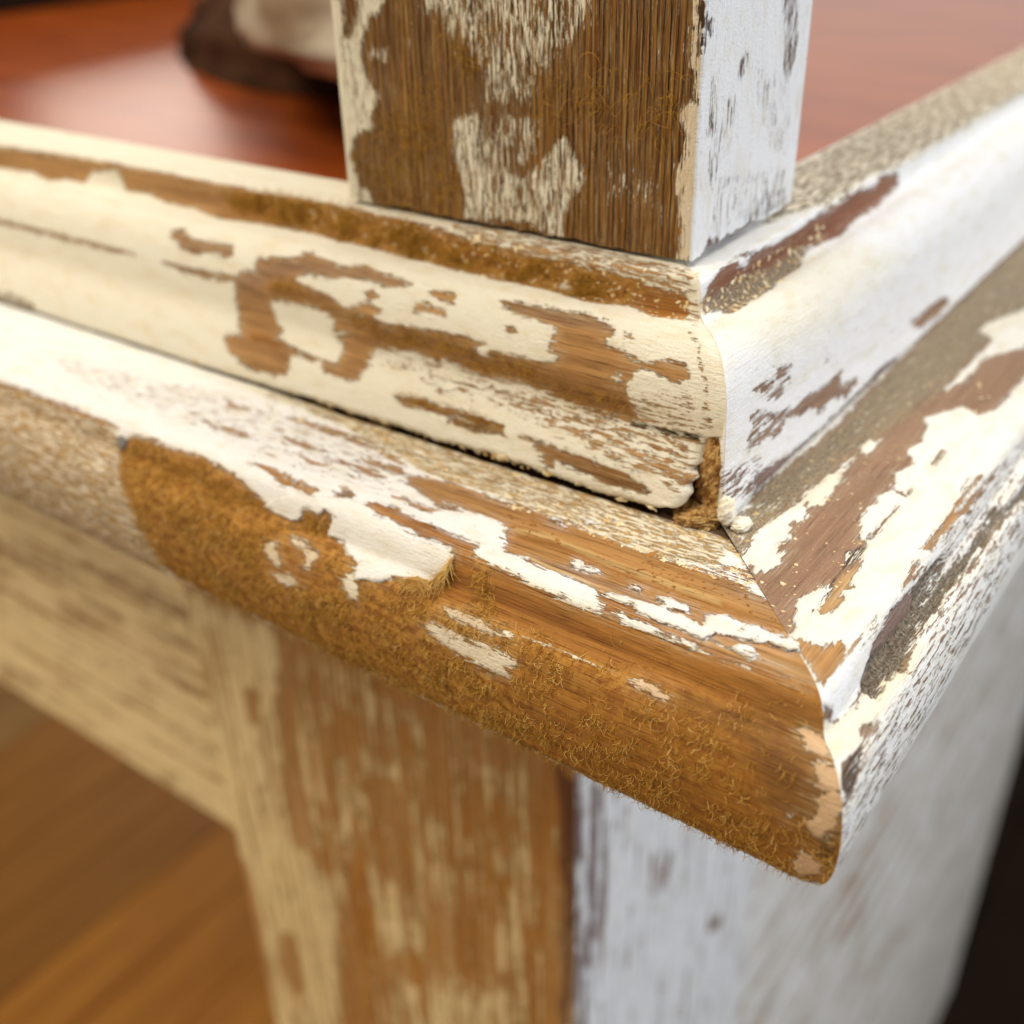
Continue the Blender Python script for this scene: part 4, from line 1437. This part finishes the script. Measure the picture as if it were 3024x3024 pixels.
def flake(sf, P, name, mat, parent, thick=0.22, lift=0.05, curl=0.18, bulge=0.0, seed=1, step=0.35, amp=0.09):
    pts = ragged_poly(P, step, amp, seed)
    nb = len(pts)
    A = np.array(pts)
    lo, hi = A.min(0), A.max(0)
    gx, gy = np.meshgrid(np.arange(lo[0], hi[0], 0.5), np.arange(lo[1], hi[1], 0.4))
    g = np.stack([gx.ravel(), gy.ravel()], 1)
    rs = np.random.RandomState(seed + 5)
    g += rs.uniform(-.12, .12, g.shape)
    d = sdf(g[:, 0], g[:, 1], A)
    g = g[d > 0.22]
    allp = [Vector((float(p[0]), float(p[1]))) for p in np.concatenate([A, g])]
    res = delaunay_2d_cdt(allp, [], [list(range(nb))], 1, 1e-4)
    vv = np.array([(v.x, v.y) for v in res[0]])
    faces = [list(f) for f in res[2]]
    d = np.maximum(sdf(vv[:, 0], vv[:, 1], A), 0)
    o, z, no, nz = sf.at(vv[:, 1])
    up = thick + lift + curl * np.exp(-d / 0.35) * np.maximum(fbm(vv[:, 0] * .5, vv[:, 1] * .8, seed + 60) + 0.25, 0) + bulge * sstep(0, 2.0, d) + 0.05 * fbm(vv[:, 0] * 1.5, vv[:, 1] * 2.5, seed)
    dn = up - thick
    base = -0.05
    Vt = sf.pos(vv[:, 0], o + no * up, z + nz * up)
    Vb = sf.pos(vv[:, 0], o + no * (np.minimum(dn, up - .05) if bulge == 0 else base), z + nz * (np.minimum(dn, up - .05) if bulge == 0 else base))
    n = len(vv)
    cnt = {}
    for f in faces:
        for i in range(len(f)):
            e = (f[i], f[(i + 1) % len(f)])
            cnt[e] = 1
    F = []
    for f in faces:
        F.append(f)
        F.append([i + n for i in f[::-1]])
    for (a, b) in list(cnt):
        if (b, a) not in cnt:
            F.append([b, a, a + n, b + n])
    if sf.side == 'L':
        F = [f[::-1] for f in F]
    ob = mesh_obj(name, np.concatenate([Vt, Vb]), F, mat, None, False)
    ob.parent = parent
    bm = bmesh.new()
    bm.from_mesh(ob.data)
    bmesh.ops.recalc_face_normals(bm, faces=bm.faces)
    bm.to_mesh(ob.data)
    bm.free()
    for p in ob.data.polygons:
        p.use_smooth = len(p.vertices) == 3
    L = {k: np.zeros(2 * n) for k in LAYERS}
    L['m'] = np.tile(np.minimum(d + 0.28, 1.6), 2)
    L['brk'][:] = 0.6
    L['tone'][:] = 0.75
    L['tint'][:] = 0.8
    put_attrs(ob, L, np.tile(vv[:, 0], 2), np.tile(vv[:, 1], 2))
    return ob


# ------------------------------------------------------------------ raised wood fibres
def frames(sf, s, t, off=0.0):
    if isinstance(sf, tuple):
        b0 = sf[1]
        P = world(s, np.full_like(s, b0 - off), t)
        N = np.tile(np.array([0, -1.0, 0]), (len(s), 1))
        U = np.tile(np.array([0, 0, 1.0]), (len(s), 1))          # grain runs up the post
        return P, N, U
    o, z, no, nz = sf.at(t)
    P = sf.pos(s, o + no * off, z + nz * off)
    if sf.side == 'L':
        N = np.stack([0 * no, -no, nz], 1)
        U = np.tile(np.array([-1.0, 0, 0]), (len(s), 1))
    else:
        N = np.stack([no, 0 * no, nz], 1)
        U = np.tile(np.array([0, 1.0, 0]), (len(s), 1))
    return P, N, U


def fibres(name, P, N, U, length, mat, parent, seed, rad=0.028, grain=0.5, lift=0.6, droop=0.4, curl=0.9, clump=None):
    rs = np.random.RandomState(seed)
    n = len(P)
    W = np.cross(N, U)
    ru = rs.normal(0, 1, (n, 1)) * (0.4 + grain)
    rw = rs.normal(0, 1, (n, 1)) * 0.55
    if clump is not None:
        ru = ru * 0.45 + clump[0][:, None]
        rw = rw * 0.45 + clump[1][:, None]
    D = N * (lift * rs.uniform(0.25, 1.2, (n, 1))) + U * ru + W * rw
    D /= np.linalg.norm(D, axis=1, keepdims=True)
    K = 6
    seg = (length / (K - 1))[:, None] * MM
    pts = [P]
    cax = rs.normal(0, 1, (n, 3))
    cax /= np.linalg.norm(cax, axis=1, keepdims=True)
    for k in range(K - 1):
        pts.append(pts[-1] + D * seg)
        D = D + np.cross(cax, D) * curl * rs.uniform(0.2, 0.75, (n, 1)) + np.array([0, 0, -droop * 0.25])
        D /= np.linalg.norm(D, axis=1, keepdims=True)
        inn = np.sum(D * N, 1, keepdims=True)
        D = D - N * np.minimum(inn, -0.1) * 0.8
        D /= np.linalg.norm(D, axis=1, keepdims=True)
    pts = np.stack(pts, 1)                              # n,K,3
    tan = np.gradient(pts, axis=1)
    tan /= np.linalg.norm(tan, axis=2, keepdims=True) + 1e-12
    ref = np.cross(tan, cax[:, None, :])
    ref /= np.linalg.norm(ref, axis=2, keepdims=True) + 1e-12
    ref2 = np.cross(tan, ref)
    r = (rad * np.array([1, 1, .9, .8, .6, .25]) * MM)[None, :, None] * rs.uniform(.7, 1.25, (n, 1, 1))
    ring = []
    for j in range(3):
        a = 2 * math.pi * j / 3
        ring.append(pts + (ref * math.cos(a) + ref2 * math.sin(a)) * r)
    V = np.stack(ring, 2)                               # n,K,3(side),3
    base = (np.arange(n) * K * 3)[:, None, None]
    k = np.arange(K - 1)[None, :, None]
    j = np.arange(3)[None, None, :]
    j2 = (j + 1) % 3
    F = np.stack([base + k * 3 + j, base + k * 3 + j2, base + (k + 1) * 3 + j2, base + (k + 1) * 3 + j], -1).reshape(-1, 4)
    ob = mesh_obj(name, V.reshape(-1, 3), F, mat, None, True)
    ob.parent = parent
    ob['kind'] = 'stuff'
    return ob


def sample(key, dens, seed, smax=1e9):
    sf, S, Tm, L = HAIR_SRC[key]
    rs = np.random.RandomState(seed)
    ds = np.abs(np.gradient(S, axis=1))
    dt = np.abs(np.gradient(Tm, axis=0))
    wgt = (L['fuzz'] * (L['m'] < 0.05) * ds * dt * (S < smax)).ravel()
    wgt = wgt * (0.08 + 0.92 * sstep(-0.25, 0.35, fbm(S.ravel() * .35, Tm.ravel() * .5, seed)))
    n = int(wgt.sum() * dens)
    c = np.cumsum(wgt)
    idx = np.searchsorted(c, rs.uniform(0, c[-1], n))
    s = S.ravel()[idx] + rs.uniform(-.15, .15, n)
    t = Tm.ravel()[idx] + rs.uniform(-.12, .12, n)
    return sf, s, t


# fuzz in the cove under the post
sf, s, t = sample('UL', 42.0, 3, 95)
P, N, U = frames(sf, s, t)
cl = (0.9 + 1.2 * fbm(s * .5, t * .6, 80), -0.5 + 0.9 * fbm(s * .6, t * .8, 81))
fibres('wood_fibre_fuzz', P, N, U, R0.uniform(.7, 2.5, len(s)), M_FIBRE, ul, 4, 0.026, 0.5, 0.55, 0.45, 1.1, cl)
# fuzz on the rounded edge of the lower moulding
sf, s, t = sample('LL', 21.0, 5, 110)
P, N, U = frames(sf, s, t)
cl = (0.9 * fbm(s * .6, t * .7, 82), 0.5 + 0.8 * fbm(s * .5, t * .8, 83))
half = R0.uniform(0, 1, len(s)) < 0.7
fibres('wood_fibre_fuzz', P[half], N[half], U[half], R0.uniform(.35, 1.35, half.sum()), M_FIBRE, ll, 6, 0.03, 0.6, 0.6, 0.25, 1.2, (cl[0][half], cl[1][half]))
hh = ~half
fibres('wood_fibre_fuzz', P[hh], N[hh], U[hh], R0.uniform(.35, 1.5, hh.sum()), M_FIBRE2, ll, 7, 0.03, 0.6, 0.7, 0.2, 1.3, (cl[0][hh], cl[1][hh]))
# sparse fibres on the post
sf, s, t = sample('PL', 34.0, 8)
P, N, U = frames(sf, s, t)
fibres('wood_fibre_fuzz', P, N, U, R0.uniform(.8, 3.2, len(s)), M_FIBRE, up, 9, 0.034, 1.0, 0.5, 0.4, 1.0)

# flakes traced from the photograph
nf = 0
LUMP = None
for (pk, op, val, fe, pi) in OPS:
    if op == 'flake':
        flake(SLL, POLY[pi], 'paint_flake', M_MOULD, ll, 0.16, 0.06, 0.22, 0, 10 + nf)
        nf += 1
    elif op == 'lump':
        LUMP = POLY[pi]
        fl = flake(SLL, LUMP, 'paint_flake', M_MOULD, ll, 0.16, 0.04, 0.2, 0.10, 90, 0.3, 0.12)
        fl['label'] = 'thick curled tongue of white paint with frayed fibres'

# frayed fibres round the end of the thick paint tongue
Q = np.array(ragged_poly(LUMP, 0.06, 0.08, 3))
smin = LUMP[:, 0].min()
k = (Q[:, 0] < smin + 4.2) & (Q[:, 1] > np.interp(Q[:, 0], [smin, smin + 4.2], [LUMP[:, 1].mean() - 2.0, LUMP[:, 1].mean() + .5]))
Q = Q[k]
Q = np.repeat(Q, 3, 0) + R0.normal(0, .1, (len(Q) * 3, 2))
P, N, U = frames(SLL, Q[:, 0], Q[:, 1], 0.35)
fibres('wood_fibre_fuzz', P, N, U, R0.uniform(.9, 3.2, len(Q)), M_FIBRE2, ll, 12, 0.032, 0.4, 0.5, 0.9, 0.7, (-0.5 + 0 * Q[:, 0], -0.9 + 0 * Q[:, 0]) if False else (0.1 + 0 * Q[:, 0], 0.9 + 0 * Q[:, 0]))

# ------------------------------------------------------------------ amber filler in the open mitre
def lump(name, centre, rad, mat, parent, seed, amp=0.25, nu=40, nv=28, squash=None, freq=1.0):
    u, v = np.meshgrid(np.linspace(0, 2 * math.pi, nu, endpoint=False), np.linspace(0, math.pi, nv), indexing='xy')
    d = np.stack([np.sin(v) * np.cos(u), np.sin(v) * np.sin(u), np.cos(v)], -1)
    r = 1 + amp * (fbm(d[..., 0] * 2.1 * freq + 5 * d[..., 2] * freq, d[..., 1] * 2.3 * freq + seed, seed) + .5 * fbm(d[..., 0] * 6 * freq, d[..., 1] * 6 * freq + d[..., 2] * 7 * freq, seed + 3))
    r = r * 1.0
    q = d * r[..., None] * np.array(rad)
    if squash:
        q = squash(q)
    V = world(centre[0] + q[..., 0], centre[1] + q[..., 1], centre[2] + q[..., 2]).reshape(-1, 3)
    V[:nu] = V[:nu].mean(0)
    V[-nu:] = V[-nu:].mean(0)
    idx = np.arange(nu * nv).reshape(nv, nu)
    F = []
    for i in range(nv - 1):
        for j in range(nu):
            F.append([idx[i, j], idx[i + 1, j], idx[i + 1, (j + 1) % nu], idx[i, (j + 1) % nu]])
    ob = mesh_obj(name, V, np.array(F), mat, None, True)
    bm = bmesh.new()
    bm.from_mesh(ob.data)
    bmesh.ops.remove_doubles(bm, verts=bm.verts, dist=1e-7)
    bmesh.ops.recalc_face_normals(bm, faces=bm.faces)
    bm.to_mesh(ob.data)
    bm.free()
    if parent:
        ob.parent = parent
        if parent.type == 'EMPTY':
            ob.matrix_parent_inverse = Matrix.Translation(-Vector(parent.location))
    return ob


def foot(q):
    z = q[..., 2]
    k = 1 + 1.3 * sstep(-2.4, -5.2, z)
    q = q.copy()
    q[..., 0] *= k
    q[..., 1] *= k
    return q


fi = lump('filler', (-9.0, -8.8, -18.9), (2.0, 1.9, 4.7), M_FILLER, ul, 4, 0.16, 96, 90, foot, 2.6)
ft = lump('filler', (-8.6, -11.2, -23.2), (2.7, 2.4, 1.2), M_FILLER, ul, 6, 0.26, 80, 60, None, 2.6)
ft['label'] = 'amber filler squeezed out at the foot of the joint'
fi['label'] = 'crumbly amber filler in the open corner joint'

pl = lump('paint_lump', (-12.0, -11.7, -21.2), (0.9, 0.9, 1.6), M_FLAKE, ur, 14, 0.30, 40, 32, None, 1.5)
pl['label'] = 'cream paint clot at the foot of the mitre'
lump('paint_lump', (-13.4, -11.0, -22.7), (1.1, 1.2, 0.7), M_FLAKE, ur, 17, 0.30, 40, 32, None, 1.5)

# ------------------------------------------------------------------ crumbs of paint and wood
def crumbs(name, P, N, size, mat, parent, seed, flat=0.45):
    rs = np.random.RandomState(seed)
    n = len(P)
    base = np.array([[1, 0, 0], [0.2, 1, 0], [-1, .1, 0], [-.1, -1, 0], [.1, .1, 1], [0, 0, -1]], float)
    Fb = np.array([[0, 1, 4], [1, 2, 4], [2, 3, 4], [3, 0, 4], [1, 0, 5], [2, 1, 5], [3, 2, 5], [0, 3, 5]])
    V = base[None] + rs.uniform(-.35, .35, (n, 6, 3))
    V[..., 2] *= flat
    V[..., 0] *= rs.uniform(.8, 2.2, (n, 1))
    ang = rs.uniform(0, 2 * math.pi, n)
    T1 = np.cross(N, np.array([0.31, .57, .76]))
    T1 /= np.linalg.norm(T1, axis=1, keepdims=True)
    T2 = np.cross(N, T1)
    A = T1 * np.cos(ang)[:, None] + T2 * np.sin(ang)[:, None]
    B = np.cross(N, A)
    tl = rs.normal(0, .35, (n, 1))
    N2 = N + A * tl
    V = (V[..., 0:1] * A[:, None] + V[..., 1:2] * B[:, None] + V[..., 2:3] * N2[:, None]) * (size * MM)[:, None, None] + P[:, None]
    F = (Fb[None] + (np.arange(n) * 6)[:, None, None]).reshape(-1, 3)
    ob = mesh_obj(name, V.reshape(-1, 3), F, mat, None, False)
    ob.parent = parent
    ob['kind'] = 'stuff'
    return ob


def scatter(sf, srange, trange, n, seed, power=1.0, tpow=1.0):
    rs = np.random.RandomState(seed)
    s = srange[0] + (srange[1] - srange[0]) * rs.uniform(0, 1, n) ** power
    t = trange[0] + (trange[1] - trange[0]) * rs.uniform(0, 1, n) ** tpow
    return s, t


# along the joint between the two mouldings, thick near the corner
s, t = scatter(SLL, (-22, 60), (6.4, 13.0), 2400, 21, 1.4, 1.2)
o, z, no, nz = SLL.at(t)
k = s > -o
P, N, U = frames(SLL, s[k], t[k], 0.03)
crumbs('paint_crumbs', P, N, R0.gamma(2.0, .045, k.sum()) + .04, M_CRUMB, ll, 31)
s, t = scatter(SLL, (-25, 10), (6.4, 18), 520, 22, 1.3, 1.2)
o, z, no, nz = SLL.at(t)
k = s > -o
P, N, U = frames(SLL, s[k], t[k], 0.03)
crumbs('wood_crumbs', P, N, R0.gamma(2.0, .04, k.sum()) + .04, M_CRUMB2, ll, 32)
s, t = scatter(SLR, (-24, 40), (2.5, 17), 520, 23, 1.4, 1.3)
o, z, no, nz = SLR.at(t)
k = s > -o
P, N, U = frames(SLR, s[k], t[k], 0.03)
crumbs('paint_crumbs', P, N, R0.gamma(2.0, .035, k.sum()) + .03, M_CRUMB, lr, 33)
# in the cove and on the ledge at the foot of the post
s, t = scatter(SUL, (-2, 62), (8.0, 15.5), 650, 24)
P, N, U = frames(SUL, s, t, 0.05)
crumbs('paint_crumbs', P, N, R0.gamma(2.0, .05, len(s)) + .03, M_CRUMB, ul, 34)
s, t = scatter(SUR, (-3, 30), (13.2, 17.5), 420, 25, 1.4)
P, N, U = frames(SUR, s, t, 0.05)
crumbs('paint_crumbs', P, N, R0.gamma(2.0, .05, len(s)) + .03, M_CRUMB, ur, 35)
# shreds of paint hanging over the gap under the upper moulding
s, t = scatter(SUL, (-5, 75), (37.2, 37.9), 170, 26)
P, N, U = frames(SUL, s, t, 0.0)
P[:, 2] -= R0.uniform(-.15, .1, len(s)) * MM
crumbs('paint_crumbs', P, N, R0.gamma(2.0, .07, len(s)) + .04, M_CRUMB, ul, 36, 0.6)

# nail head in the lower moulding
bm = bmesh.new()
bmesh.ops.create_uvsphere(bm, u_segments=20, v_segments=12, radius=1.0 * MM)
for v in bm.verts:
    v.co.z *= 0.45
me = bpy.data.meshes.new('nail_head')
bm.to_mesh(me)
bm.free()
me.materials.append(M_NAIL)
nail = bpy.data.objects.new('nail_head', me)
COL.objects.link(nail)
P, N, U = frames(SLL, np.array([64.66]), np.array([25.21]), 0.05)
nail.rotation_euler = Vector(N[0]).to_track_quat('Z', 'Y').to_euler()
nail.location = Vector(P[0])
nail.parent = ll

# ------------------------------------------------------------------ floor
fl = bpy.data.objects.new('floor', bpy.data.meshes.new('floor'))
bpy.data.objects.remove(fl)
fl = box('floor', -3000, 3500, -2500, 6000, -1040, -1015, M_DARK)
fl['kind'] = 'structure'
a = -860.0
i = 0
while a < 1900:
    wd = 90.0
    m = M_DARK if a < 180 else (M_FLOOR if a < 790 else (M_FLOOR3 if a < 1140 else M_FLOOR2))  # floor shade and lit patch put into the board tones, zone by zone
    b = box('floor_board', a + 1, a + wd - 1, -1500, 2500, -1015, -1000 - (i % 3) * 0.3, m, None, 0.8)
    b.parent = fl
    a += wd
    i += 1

# ------------------------------------------------------------------ things lying on the table top
def rot_lump(name, c, rad, mat, parent, seed, amp, ang, zmin):
    def sq(q):
        ca, sa = math.cos(ang), math.sin(ang)
        x = q[..., 0] * ca - q[..., 1] * sa
        y = q[..., 0] * sa + q[..., 1] * ca
        z = np.where(q[..., 2] > 0, q[..., 2] * 2.2, q[..., 2])
        z = np.maximum(z, zmin - c[2])
        return np.stack([x, y, z], -1)
    return lump(name, c, rad, mat, parent, seed, amp, 64, 40, sq)


rag = bpy.data.objects.new('cloth_bundle', None)
rag.location = world(np.array(256.), np.array(250.), np.array(-20.))
COL.objects.link(rag)
rag['label'] = 'pale grey bundle with dark brown fold and shadow shape lying on the orange tabletop behind the post'
rag['category'] = 'cloth'
ang = math.atan2(.49, .87)
rot_lump('fold_and_shadow_edge', (238, 229, -19), (125, 82, 14), M_RAGD, rag, 3, 0.07, 0.6, -19.9)  # dark lump stands in for the shadow and fold under the bundle
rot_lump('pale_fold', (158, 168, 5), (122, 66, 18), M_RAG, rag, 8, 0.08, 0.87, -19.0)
blk = box('dark_block', 470, 540, 190, 420, -20, 22, M_DARK, None, 3)  # added block, stands in for the dark area beyond the tabletop
blk['label'] = 'added dark block for the darkness past the orange tabletop, left of the grey bundle'
blk['category'] = 'block'
